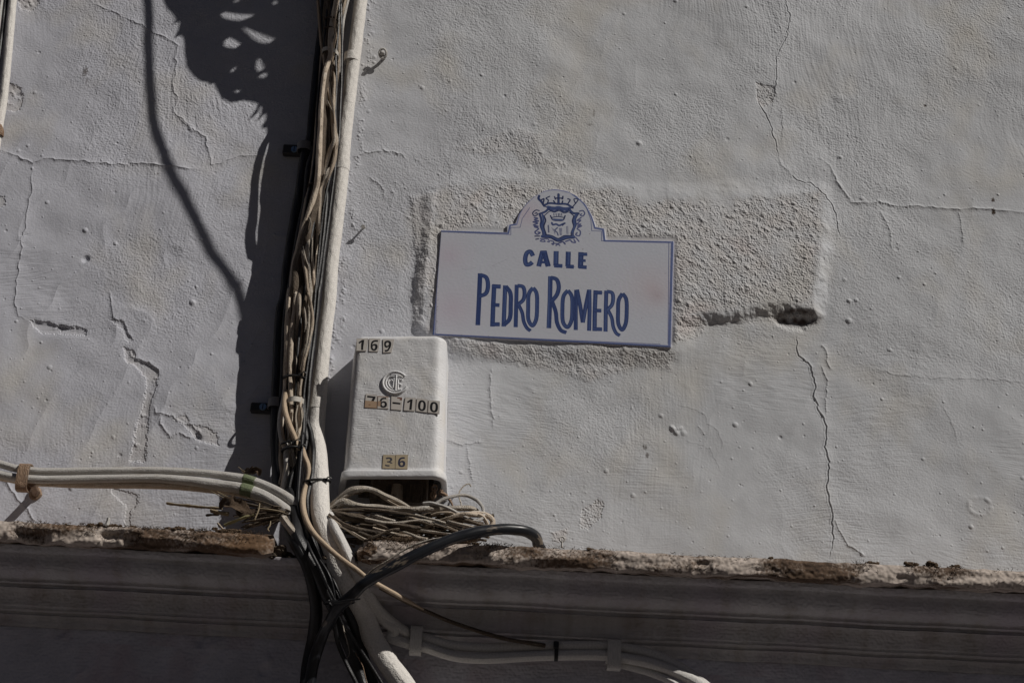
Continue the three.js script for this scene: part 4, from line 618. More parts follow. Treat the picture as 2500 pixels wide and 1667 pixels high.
cable('brown_cable', 'thick dark brown cable at the core of the bundle', undefined, path(K1, [640, -80, 0.05], [622, 500, 0.052], [600, 1000, 0.054], [580, 1568], K2, [655, 420, 0.054], [615, 800], [560, 1200], [505, 1568, 0.05], K3, [470, 400, 0.048], [460, 870], [450, 1200], [445, 1500], K4, [430, 350, 0.05], [440, 700, 0.07]), 0.0105, brownM, { noise: 0.2 });
cable('brown_cable', 'second dark brown core cable right of the thick one in the bundle', undefined, path(K1, [700, -80, 0.044], [680, 500], [660, 1000], [650, 1568], K2, [720, 480, 0.044], [690, 800], [650, 1200], [600, 1568], K3, [560, 400, 0.04], [520, 870], [500, 1300], K4, [480, 300, 0.05]), 0.0075, brownM, { noise: 0.25 });
cable('grey_cable', 'grey painted cable at the left foot of the bundle', undefined, path(K3, [390, 950, 0.056], [365, 1100, 0.062], [335, 1250, 0.066], [335, 1380], [360, 1500], K4, [380, 130], [388, 250, 0.07], [390, 400], [372, 540], [360, 650, 0.06]), 0.0052, greyM, { noise: 0.12 });
cable('peach_cable', 'smooth peach coloured cable curving out of the bundle down to the right', undefined, path(K3, [385, 1000, 0.06], [370, 1150, 0.074], [385, 1230, 0.08], [425, 1340, 0.084], [470, 1450], [495, 1530, 0.08], K4, [530, 170, 0.078], [560, 250, 0.084], [598, 350, 0.092], [605, 420, 0.096], [590, 500, 0.1], [556, 600, 0.11], [545, 690, 0.122], [555, 780, 0.135], [590, 890, 0.148], [660, 1000, 0.158], [760, 1100, 0.165], [860, 1190, 0.168], [960, 1265, 0.170], [1060, 1335, 0.170], K5, [1040, 465, 0.165], [1190, 555, 0.15], [1380, 660, 0.13], [1575, 764, 0.0985], [1640, 800, 0.088]), (t) => 0.0051 - 0.0012 * sstep(0.5, 0.8, t) - 0.0022 * sstep(0.9, 1, t), peachM, { noise: 0.05, sides: 12 });
cable('black_cable', 'dark cable slanting down to the strapped cables from the peach cable tip', undefined, path(K5, [1190, 575, 0.142], [1380, 680, 0.122], [1575, 780, 0.09], C8, [300, 168, 0.07], [440, 228, 0.064], [700, 315, 0.058], [860, 358, 0.057], [1000, 380, 0.055], [1120, 400, 0.05]), 0.0036, brownM, { noise: 0.08 });

// black cables
for (const [l, pts, r] of [
  ['black lead weaving through the middle of the tan bundle', path(K1, [680, -80, 0.06], [655, 200, 0.064], [640, 400], [650, 560, 0.068], [632, 800, 0.07], [612, 1000], [600, 1200, 0.066], [592, 1450], K2, [700, 420, 0.07], [670, 620], [640, 820, 0.07], [612, 1000], [590, 1200], [560, 1400, 0.066], K3, [535, 250, 0.07], [500, 600], [488, 870, 0.066], [470, 1150]), 0.0027],
  ['black lead along the left side of the tan bundle', path(K1, [640, -80, 0.055], [610, 250, 0.06], [588, 520], [570, 640, 0.06], [535, 1000, 0.06], [520, 1350, 0.06], K2, [640, 300, 0.062], [600, 500], [560, 720, 0.06], [500, 1000], [450, 1400, 0.058], K3, [420, 400, 0.06], [400, 860, 0.06], [372, 1200], [360, 1450, 0.06]), 0.0028],
  ['black lead at the right side of the tan bundle', path(K1, [740, -80, 0.06], [728, 300, 0.062], [705, 540], [712, 800, 0.06], [700, 1100, 0.058], [716, 1400, 0.058], K2, [800, 340, 0.06], [752, 560], [722, 800, 0.058], [690, 1150], [665, 1450], K3, [635, 420, 0.06], [585, 800, 0.062], [560, 1000], [540, 1300]), 0.0026]]) cable('black_cable', l, undefined, pts, r, blackM);
cable('black_cable', 'thick black cable hidden in the shadow left of the bundle', undefined, path(K1, [615, -80, 0.02], [600, 100], [540, 600], [500, 1000], [462, 1350], K2, [575, 100], [530, 400], [460, 800], [400, 1200], [372, 1500], K3, [345, 200], [312, 700], [296, 1100], [290, 1400], K4, [295, 150], [305, 400, 0.03], [330, 650, 0.06], [400, 850, 0.11], [450, 1020, 0.14], K5, [330, 150, 0.152], [430, 350, 0.145], [500, 620, 0.12], [520, 850, 0.09], [480, 1150, 0.05], [430, 1400, 0.045], [405, 1700, 0.045]), 0.0105, blackM, { sides: 12 });
cable('black_cable', 'black cable close to the wall at the left edge of the bundle', undefined, path(K1, [625, -80, 0.028], [580, 560], [545, 1000], [515, 1400, 0.03], K2, [610, 200], [570, 560], [520, 800], [470, 1100], [425, 1400], K3, [395, 200], [370, 560], [360, 870], [340, 1200], [320, 1450], K4, [320, 200, 0.03], [335, 500, 0.04]), 0.0068, blackM);
cable('black_cable', 'thin straight black cable in front of the painted pipe at the top', undefined, path(K1, [748, -80, 0.058], [752, 0], [762, 300], [764, 500], [758, 800], [745, 1100], [730, 1400], K2, [865, 150, 0.045], [845, 330], [815, 560], [785, 800], [745, 1100], [715, 1350], K3, [705, 20, 0.05], [682, 260], [648, 560], [615, 830, 0.06], [595, 1100], [565, 1330], [545, 1480, 0.075], K4, [545, 30, 0.08], [532, 200, 0.09], [512, 450, 0.1], [500, 640, 0.115], [515, 780, 0.125], [545, 930, 0.14], [590, 1080, 0.155], K5, [470, 205, 0.168], [560, 380, 0.166], [640, 560, 0.16], [735, 750, 0.15], [840, 980, 0.125], [950, 1170, 0.1], [1080, 1370, 0.085], [1210, 1580, 0.075], [1330, 1800, 0.07]), (t) => 0.0026 + 0.0012 * sstep(0.28, 0.42, t) - 0.001 * sstep(0.6, 0.72, t), blackM);
cable('black_cable', 'black cable running between the tan cables and the pipe', undefined, path(K2, [790, 400, 0.035], [768, 640, 0.046], [748, 850, 0.05], [718, 1100], [682, 1350], [655, 1568], K3, [642, 200, 0.055], [625, 450, 0.056], [600, 700], [575, 900], [560, 1200, 0.06], [545, 1450, 0.07], K4, [520, 180, 0.075], [500, 350], [480, 600, 0.08], [500, 820, 0.11]), 0.0037, blackM);
cable('black_cable', 'black cable leaving the bundle beside the pipe bend', undefined, path(K3, [570, 1150, 0.04], [585, 1280, 0.05], [622, 1390, 0.056], [640, 1500, 0.066], K4, [648, 190, 0.078], [642, 340, 0.09], [630, 470, 0.1], [605, 570, 0.105], [590, 650, 0.11], [595, 780, 0.12], [620, 900, 0.13], [640, 1050, 0.145], K5, [560, 300, 0.15], [640, 460, 0.15], [720, 620, 0.15]), 0.0046, blackM);
cable('black_cable', 'short black cable curl behind the straight one above the tie', undefined, path(K3, [560, 1300, 0.05], [580, 1420, 0.058], [585, 1500], K4, [582, 100, 0.06], [570, 190, 0.062], [548, 260, 0.064], [500, 330, 0.07], [440, 440, 0.075], [410, 580, 0.075], [400, 720, 0.07]), 0.0046, blackM);
cable('black_cable', 'thick black cable crossing the cornice below the bundle', undefined, path(K4, [400, 450, 0.04], [440, 650, 0.08], [490, 850, 0.12], K5, [330, 60, 0.15], [430, 240, 0.15], [545, 430, 0.14], [640, 650, 0.125], [740, 850, 0.105], [820, 1060, 0.085], [910, 1280, 0.06], [985, 1500, 0.05], [1050, 1700, 0.05]), 0.0115, blackM, { sides: 12 });
cable('black_cable', 'thick black cable right beside the pipe below the cornice edge', undefined, path(K5, [480, 60, 0.135], [600, 280, 0.135], [700, 520, 0.125], [800, 750, 0.1], [890, 950, 0.08], [960, 1120, 0.06], [1010, 1300, 0.05], [1090, 1520, 0.045], [1160, 1750, 0.045]), 0.0095, blackM, { sides: 12 });
cable('black_cable', 'thin black cable falling free below the wire tie', undefined, path(K5, [650, 700, 0.14], [690, 860, 0.135], [715, 990, 0.12], [750, 1160, 0.1], [820, 1330, 0.09], [900, 1490, 0.085], [960, 1610, 0.08], [1060, 1820, 0.08]), 0.0036, blackM);
for (const [pts, l] of [[path(K5, [560, 290, 0.16], [632, 395, 0.165], [672, 480, 0.166], [700, 580, 0.16], [712, 680, 0.155], [700, 800, 0.14]), 'thin black wire left of a trio beside the pipe'], [path(K5, [640, 400, 0.15], [705, 500, 0.158], [745, 590, 0.158], [785, 690, 0.15], [810, 800, 0.14]), 'thin black wire at the middle of a trio beside the pipe'], [path(K5, [640, 430, 0.15], [700, 540, 0.156], [738, 630, 0.156], [770, 710, 0.15], [800, 830, 0.14]), 'thin black wire at the lower right of a trio beside the pipe']]) cable('black_wire', l, undefined, pts, 0.0019, blackM, {}, 'wire');
cable('grey_wire', 'thin grey wire slanting up right beside the top of the bundle', undefined, path(K1, [860, -100, 0.03], [822, 0, 0.034], [795, 110], [772, 240, 0.04], [760, 420, 0.03], [740, 700, 0.028]), 0.0032, greyM, {}, 'wire');
cable('grey_wire', 'thin tan grey wire beside the upper bundle, left of another', undefined, path(K1, [820, -100, 0.034], [795, 0, 0.036], [775, 110], [752, 300, 0.034], [735, 500], [722, 700, 0.032], [705, 850, 0.03]), 0.0032, tan2M, {}, 'wire');
cable('bark_strip', 'torn pale strip hanging below the wire tie', undefined, path(K5, [800, 960, 0.11], [815, 1040, 0.11], [840, 1120, 0.105], [860, 1200, 0.1], [868, 1270, 0.095], [840, 1310, 0.09]), (t) => 0.0035 * (1 - 0.6 * t), dustM, { flat: 0.3, noise: 0.4 }, 'strip');
cable('bark_strip', 'thin rusty strip hanging right of the falling black cables', undefined, path(K5, [930, 1260, 0.08], [975, 1330, 0.085], [1010, 1400, 0.085], [1025, 1470, 0.08]), 0.002, rustM, { flat: 0.4, noise: 0.4 }, 'strip');
cable('conduit_stub', 'broken grey pipe stub poking from the cornice gap', undefined, path(K4, [355, 845, 0.14], [385, 890, 0.146], [440, 960, 0.15], [510, 1030, 0.15], [570, 1110, 0.145], [640, 1200, 0.14]), (t) => 0.0068 - 0.004 * sstep(0.4, 1, t), dustM, { noise: 0.35 }, 'pipe');

// torn scraps of sheath on the bundle
for (const [pts, r] of [
  [path(K3, [560, 195, 0.082], [572, 280, 0.084], [574, 360, 0.083], [562, 430, 0.078]), 0.0062], [path(K3, [512, 85, 0.078], [518, 170, 0.08], [506, 290, 0.076]), 0.0042], [path(K3, [548, 590, 0.07], [540, 640, 0.074], [528, 740, 0.068]), 0.0048], [path(K3, [482, 640, 0.066], [488, 720, 0.072], [476, 830, 0.066]), 0.004],
  [path(K3, [500, 1130, 0.078], [480, 1240, 0.082], [486, 1360, 0.08], [470, 1430, 0.074]), 0.0066], [path(K3, [530, 1120, 0.078], [545, 1230, 0.08], [525, 1340, 0.076]), 0.0052], [path(K3, [400, 1340, 0.075], [420, 1400, 0.08], [400, 1470, 0.076]), 0.0056], [path(K3, [505, 1390, 0.08], [515, 1440, 0.082], [495, 1500, 0.078]), 0.0048],
  [path(K2, [610, 700, 0.08], [622, 780, 0.084], [600, 860, 0.08]), 0.0044], [path(K2, [548, 985, 0.082], [568, 1080, 0.084], [602, 1180, 0.08]), 0.0050], [path(K2, [632, 870, 0.07], [638, 960, 0.074], [630, 1140, 0.068]), 0.0032], [path(K1, [700, 320, 0.074], [672, 420, 0.076], [664, 470, 0.074]), 0.0042],
  [path(K1, [622, 960, 0.08], [650, 1020, 0.083], [682, 1080, 0.08]), 0.0056], [path(K1, [690, 20, 0.078], [680, 90, 0.08], [668, 180, 0.078]), 0.004], [path(K2, [800, 230, 0.084], [770, 310, 0.084], [752, 350, 0.08]), 0.0066],
  [path(K4, [470, 250, 0.08], [455, 300, 0.08], [470, 340, 0.076]), 0.003], [path(K4, [545, 360, 0.085], [560, 420, 0.087], [540, 520, 0.08]), 0.0034], [path(K4, [398, 310, 0.08], [392, 350, 0.082], [380, 400, 0.078]), 0.0042]])
  cable('torn_sheath', 'torn pale scrap of cable sheath in the tan bundle', 'torn scraps of sheath on the bundle', pts, (t) => r * Math.pow(Math.sin(Math.PI * clamp(0.06 + 0.88 * t)), 0.8) * 0.75, dustM, { flat: 0.35, noise: 0.7, step: 0.003, twist: rr(-12, 12) }, 'sheath');

// the heavy black hose
cable('black_hose', 'heavy black hose arching over the cornice edge to the right', undefined, path(N, [1322, 1345, 0.135], E6, [2282, 850, 0.14], [2265, 790, 0.15], [2210, 740, 0.162], [2120, 705, 0.175], [1980, 692, 0.185], [1800, 700, 0.193], [1600, 735, 0.2], [1400, 790, 0.205], [1200, 870, 0.21], [1000, 965, 0.212], [800, 1070, 0.21], [600, 1180, 0.206], [450, 1275, 0.2], K5, [930, 625, 0.186], [820, 715, 0.172], [730, 810, 0.155], [660, 930, 0.135], [600, 1050, 0.115], [545, 1180, 0.1], [500, 1330, 0.09], [470, 1480, 0.085], [440, 1720, 0.08]), (t) => 0.0094 + 0.001 * Math.sin(t * 30) * 0.3, hoseM, { sides: 18, noise: 0.08, step: 0.005 }, 'hose');
cable('split_sheath', 'split brown sheath lying along the top of the black hose', undefined, path(E6, [1640, 735, 0.196], [1400, 765, 0.203], [1130, 815, 0.208], [960, 870, 0.214], [800, 960, 0.216], [680, 1040, 0.214], [560, 1110, 0.21], [470, 1190, 0.205]), (t) => 0.004 * (1.1 - t * 0.5), dustM, { flat: 0.45, noise: 0.4 }, 'sheath');

// twin grey cables at the left, tape and rusty clamp
const up1 = path(L4, [-2600, -120, 0.07], [-1300, 10, 0.08], [-600, 95, 0.085], [-260, 150], [-100, 183], [0, 210], [100, 238, 0.09], [250, 256], [400, 256], [700, 252], [1000, 252, 0.092], [1200, 262], [1350, 277], [1520, 303, 0.095], [1620, 336], [1720, 382, 0.1], [1800, 432, 0.105], [1850, 470, 0.105], [1900, 520, 0.105], [1960, 600, 0.11], [2010, 700, 0.12]);
const lo1 = path(L4, [-2600, -60, 0.07], [-1300, 70, 0.08], [-600, 160, 0.085], [-260, 222], [-100, 250], [0, 276], [100, 296, 0.09], [250, 306], [400, 306], [700, 300], [1000, 300, 0.092], [1200, 318], [1350, 340], [1500, 364, 0.097], [1600, 396], [1700, 448, 0.102], [1780, 510, 0.107], [1840, 575, 0.11], [1890, 650, 0.115], [1940, 740, 0.13]);
const lo2 = path(L4, [-2600, -45, 0.062], [-1300, 85, 0.07], [-600, 175, 0.076], [-260, 235], [0, 290, 0.076], [150, 318], [300, 328, 0.08], [500, 336], [800, 338], [1100, 346], [1300, 366], [1500, 392, 0.088], [1620, 432], [1720, 490, 0.095], [1800, 560, 0.1], [1860, 640]);
cable('grey_cable', 'upper of the thick grey cables running left above the cornice', undefined, up1, (t) => 0.0066 + 0.0026 * sstep(0.77, 0.97, t), greyM, { sides: 14, noise: 0.04 });
cable('grey_cable', 'lower of the thick grey cables running left, paint-smeared', undefined, lo1, (t) => 0.0072 + 0.0042 * sstep(0.72, 0.95, t), greyM, { sides: 14, noise: 0.04 });
cable('tan_cable', 'tan cable half hidden under the two thick grey ones', undefined, lo2, (t) => 0.0056 + 0.002 * t, tanM, { sides: 12, noise: 0.05 });
{
  const greenM = cableLook([0.15, 0.178, 0.098], [0.095, 0.105, 0.065], [0.26, 0.28, 0.20], 0, { wear: 0.4 });
  const seg = (pts, a, b, dz) => { const c = new THREE.CatmullRomCurve3(pts, false, 'centripetal'); const o = []; for (let i = 0; i <= 6; i++) { o.push(c.getPointAt(mix(a, b, i / 6)).add(V3(0, 0, dz))); } return o; };
  const at = (pts, target) => { const c = new THREE.CatmullRomCurve3(pts, false, 'centripetal'); let best = 0, bd = 9; for (let i = 0; i <= 400; i++) { const d = Math.abs(c.getPointAt(i / 400).x - target); if (d < bd) { bd = d; best = i / 400; } } return best; };
  const t = thing('green_tape', L4(1540, 330, 0.1), 'green tape wound round the thick grey cables near the bundle', 'tape');
  for (const [pts, r] of [[up1, 0.0085], [lo1, 0.0108]]) { const xa = L4(1505, 330, 0.096).x, xb = L4(1575, 340, 0.096).x; part('tape_wrap', tube(seg(pts, at(pts, xa), at(pts, xb), 0), r, { sides: 16, noise: 0.04, step: 0.003 }), greenM, t); }
}
{
  const t = thing('cable_clamp', G7(690, 600, 0), 'rusty brown cable clamp on a post at the left edge', 'clamp');
  const c = G7(470, 290, 0.09), ux = V3(1, 0.0, 0);
  part('clamp_band', band(c, V3(0, 0.0215, 0), V3(0, 0, 0.012), V3(0.0098, 0, 0), 0.0028, 36, 0.55), rustM, t);
  part('post', tube([G7(690, 590, 0.001), G7(680, 520, 0.03), G7(650, 440, 0.062), G7(600, 400, 0.088)], (s) => 0.0072 - 0.001 * s, { sides: 10, noise: 0.2 }), rustM, t);
  part('wall_disc', tube([G7(690, 600, -0.004), G7(690, 600, 0.004), G7(688, 596, 0.008)], (s) => 0.0125 - 0.004 * s * s, { sides: 18, noise: 0.15, step: 0.002 }), rustM, t);
}
// two cables with straps below the cornice on the right
const rc1 = path(K4, [800, 800, 0.12], [850, 940, 0.15], [920, 1080, 0.155], [985, 1230, 0.152], K5, [980, 480, 0.13], [1090, 680, 0.095], [1200, 830, 0.07], [1340, 955, 0.05], [1480, 1055, 0.042], C8, [100, 300, 0.038], [250, 342], [450, 396], [700, 414], [1000, 404], [1300, 400], [1580, 402], [1700, 416, 0.04], [1900, 466, 0.045], [2100, 560, 0.052], [2250, 667, 0.06], [2400, 800, 0.062]);
const rc2 = path(K4, [830, 860, 0.12], [880, 1000, 0.148], [950, 1140, 0.15], [1005, 1260, 0.146], K5, [1010, 560, 0.115], [1110, 760, 0.08], [1220, 910, 0.06], [1350, 1030, 0.047], C8, [0, 330, 0.042], [150, 390], [250, 410], [450, 472], [600, 490], [800, 488], [1000, 476], [1300, 468], [1580, 472], [1700, 492, 0.046], [1850, 520, 0.052], [2050, 588, 0.060], [2250, 690, 0.066], [2400, 820, 0.066]);
cable('grey_cable', 'upper grey cable strapped under the cornice at lower right', undefined, rc1, 0.0082, paleM, { sides: 12, noise: 0.04 });
cable('grey_cable', 'lower grey cable strapped under the cornice at lower right', undefined, rc2, 0.0088, paleM, { sides: 12, noise: 0.04 });
cable('grey_cable', 'short grey cable bending down right of the second strap', undefined, path(C8, [1560, 500, 0.03], [1700, 545, 0.036], [1880, 595, 0.046], [2050, 672, 0.058], [2200, 800, 0.06]), 0.0066, paleM, { sides: 12, noise: 0.04 });
const strap = (name, c, hh, hw, label) => { const t = thing(name, c.clone(), label, 'strap'); part('strap_band', band(c, V3(0, hh, 0), V3(0, 0, 0.0115), V3(hw, 0.0, 0.0), 0.0022, 36, 0.5), paleM, t); part('strap_nail', new THREE.CylinderGeometry(0.003, 0.003, 0.02, 10).rotateX(Math.PI / 2).translate(c.x + hw * 0.4, c.y + hh + 0.004, 0.012), rustM, t); };
strap('cable_strap', C8(195, 365, 0.041), 0.0225, 0.0098, 'grey painted cable strap beside the pipe under the cornice');
strap('cable_strap', C8(1612, 468, 0.041), 0.0235, 0.0112, 'grey painted cable strap at the right end of the strapped cables');
{ const t = thing('cable_tie', C8(1197, 440, 0.04), 'black plastic tie round the strapped cables between two grey straps', 'cable tie'); part('loop', band(C8(1199, 440, 0.041), V3(0, 0.0155, 0), V3(0, 0, 0.0095), V3(0.0032, 0, 0), 0.0012, 28, 0.7), tieM, t); part('head', new RoundedBoxGeometry(0.009, 0.012, 0.008, 2, 0.0015).translate(...C8(1199, 395, 0.054).toArray()), tieM, t); }

// ties, straps and clips of the bundle
function tie(label, c, hx, hz, r, mat, tilt = 0, name = 'wire_tie', head) {
  const u = V3(Math.cos(tilt), Math.sin(tilt), 0).multiplyScalar(hx), v = V3(0, -0.15, 1).normalize().multiplyScalar(hz);
  const t = thing(name, c.clone(), label, name === 'wire_tie' ? 'wire tie' : 'cable tie');
  part('loop', ring(c, u, v, r), mat, t);
  if (head) { part('head', new RoundedBoxGeometry(0.008, 0.006, 0.006, 2, 0.0012).translate(head.x, head.y, head.z), mat, t); part('tail', tube([head.clone(), head.clone().add(V3(0.006, 0.004, 0.006)), head.clone().add(V3(0.011, 0.002, 0.004))], 0.0012, { sides: 5 }), mat, t); }
}
tie('dark wire tie topmost round the bundle', K1(665, 212, 0.052), 0.0138, 0.022, 0.0016, wireM, -0.06);
tie('dark wire tie second from the top, above the white strap', K1(658, 305, 0.052), 0.0134, 0.022, 0.0016, wireM, -0.12);
tie('thin rusty wire tie round the bundle halfway up', K2(678, 425, 0.054), 0.0155, 0.025, 0.0015, wireM, -0.05);
tie('black plastic tie round the bundle left of the terminal box', K3(472, 885, 0.054), 0.020, 0.026, 0.0024, tieM, 0.0, 'cable_tie', K3(525, 845, 0.082));
tie('black plastic tie at the foot of the bundle, upper of two', K4(440, 135, 0.06), 0.0175, 0.024, 0.002, tieM, 0.15, 'cable_tie', K4(462, 120, 0.088));
tie('black plastic tie at the foot of the bundle, lower of two', K4(455, 190, 0.062), 0.019, 0.026, 0.0026, tieM, 0.2, 'cable_tie', K4(520, 165, 0.094));
tie('black plastic tie holding two black cables to the pipe bend', K4(685, 498, 0.088), 0.0215, 0.024, 0.0024, tieM, 0.12, 'cable_tie', K4(762, 478, 0.108));
tie('dark wire tie below the cornice edge where the cables meet', K5(760, 730, 0.15), 0.024, 0.022, 0.002, tieM, 0.1);
cable('black_wire', 'loose black wire end sticking out right across the hose foot', undefined, path(K5, [705, 735, 0.178], [760, 728, 0.19], [850, 708, 0.2], [980, 692, 0.205]), (t) => 0.0026 * (1 - 0.5 * t), blackM, {}, 'wire');
{ const t = thing('bundle_strap', K1(650, 510, 0.05), 'pale plastic strap round the bundle beside the pipe strap', 'strap'); part('strap_band', band(K1(652, 522, 0.052), V3(0.0158, -0.0015, 0), V3(0, -0.004, 0.026), V3(0, 0.0042, 0), 0.0016, 40), strapM, t); }
{ const t = thing('bundle_strap', K3(478, 1105, 0.05), 'pale plastic strap round the lower bundle near the blue-screwed clip', 'strap'); part('strap_band', band(K3(478, 1112, 0.056), V3(0.0148, 0.0006, 0), V3(0, -0.002, 0.024), V3(0, 0.0046, 0), 0.0016, 40), strapM, t); }
const clipM = std({ color: new THREE.Color(0.035, 0.034, 0.036), roughness: 0.6 }), screwM = std({ color: new THREE.Color(0.30, 0.42, 0.55), roughness: 0.35, metalness: 0.7 });
function clip(label, tl, br, sc, hk, lab2) {
  const c = tl.clone().lerp(br, 0.5), w = Math.abs(br.x - tl.x), h = Math.abs(br.y - tl.y);
  const t = thing('cable_clip', c.clone(), label, 'clip');
  part('clip_body', new RoundedBoxGeometry(w, h, 0.014, 3, 0.003).translate(c.x, c.y, 0.009), clipM, t);
  part('clip_hook', band(hk, V3(0.0135, 0, 0), V3(0, 0, 0.0145), V3(0, 0.0085, 0), 0.0018, 30), std({ color: new THREE.Color(0.22, 0.22, 0.23), roughness: 0.7 }), t);
  const s = part('screw', new THREE.CylinderGeometry(0.0062, 0.0066, 0.004, 18).rotateX(Math.PI / 2).translate(sc.x, sc.y, 0.0175), screwM, t);
  part('screw_slot', new THREE.BoxGeometry(0.0014, 0.011, 0.0012).translate(sc.x, sc.y, 0.0196), tieM, s);
}
clip('black cable clip with a blue screw, upper of two left of the bundle', K1(205, 1390, 0.01), K1(380, 1490, 0.01), K1(308, 1430, 0.017), K2(565, 45, 0.02));
clip('black cable clip with a blue screw, lower of two left of the bundle', K3(52, 1112, 0.01), K3(245, 1212, 0.01), K3(165, 1150, 0.017), K3(292, 1125, 0.02));

// nails and hooks in the wall
{ const t = thing('wall_hook', K1(1165, 560, 0), 'bent painted hook in the wall right of the pipe strap', 'hook'); part('shank', tube([K1(1168, 555, -0.004), K1(1166, 545, 0.012), K1(1140, 505, 0.026), K1(1150, 492, 0.03), K1(1160, 515, 0.022)], 0.0034, { sides: 8 }), greyM, t); part('eyelet', ring(K1(1155, 510, 0.022), V3(0.0072, 0, 0), V3(0, 0.0088, 0.004), 0.0026), greyM, t); }
{ const t = thing('nail', K2(1120, 810, 0), 'white painted nail in the wall left of the street sign', 'nail'); part('shank', tube([K2(1128, 812, -0.004), K2(1125, 800, 0.016)], 0.0019, { sides: 8 }), greyM, t); part('head', tube([K2(1125, 800, 0.015), K2(1124, 798, 0.019)], 0.0042, { sides: 10, noise: 0.3, step: 0.001 }), greyM, t); }
{ const p = P(1372, 1328, 0.155); const t = thing('screw_eye', p.clone(), 'small pale screw eye on the cornice right of the hose end', 'screw'); part('eye', ring(p.clone().add(V3(0, 0.008, 0)), V3(0.0042, 0, 0), V3(0, 0.0042, 0), 0.0016), greyM, t); part('shank', tube([p.clone().add(V3(0, -0.006, 0)), p.clone().add(V3(0, 0.005, 0))], 0.0018, { sides: 6 }), greyM, t); }
{ const p = P(262, 1277, 0.168); solo('wall_plug', tube([p.clone().add(V3(0, -0.006, 0)), p.clone().add(V3(0.001, 0.004, 0)), p.clone().add(V3(0.001, 0.009, 0.001))], (t) => 0.0045 - 0.002 * t, { sides: 8, noise: 0.3 }), greyM, 'small pale plug standing on the mossy left cornice edge', 'plug'); }

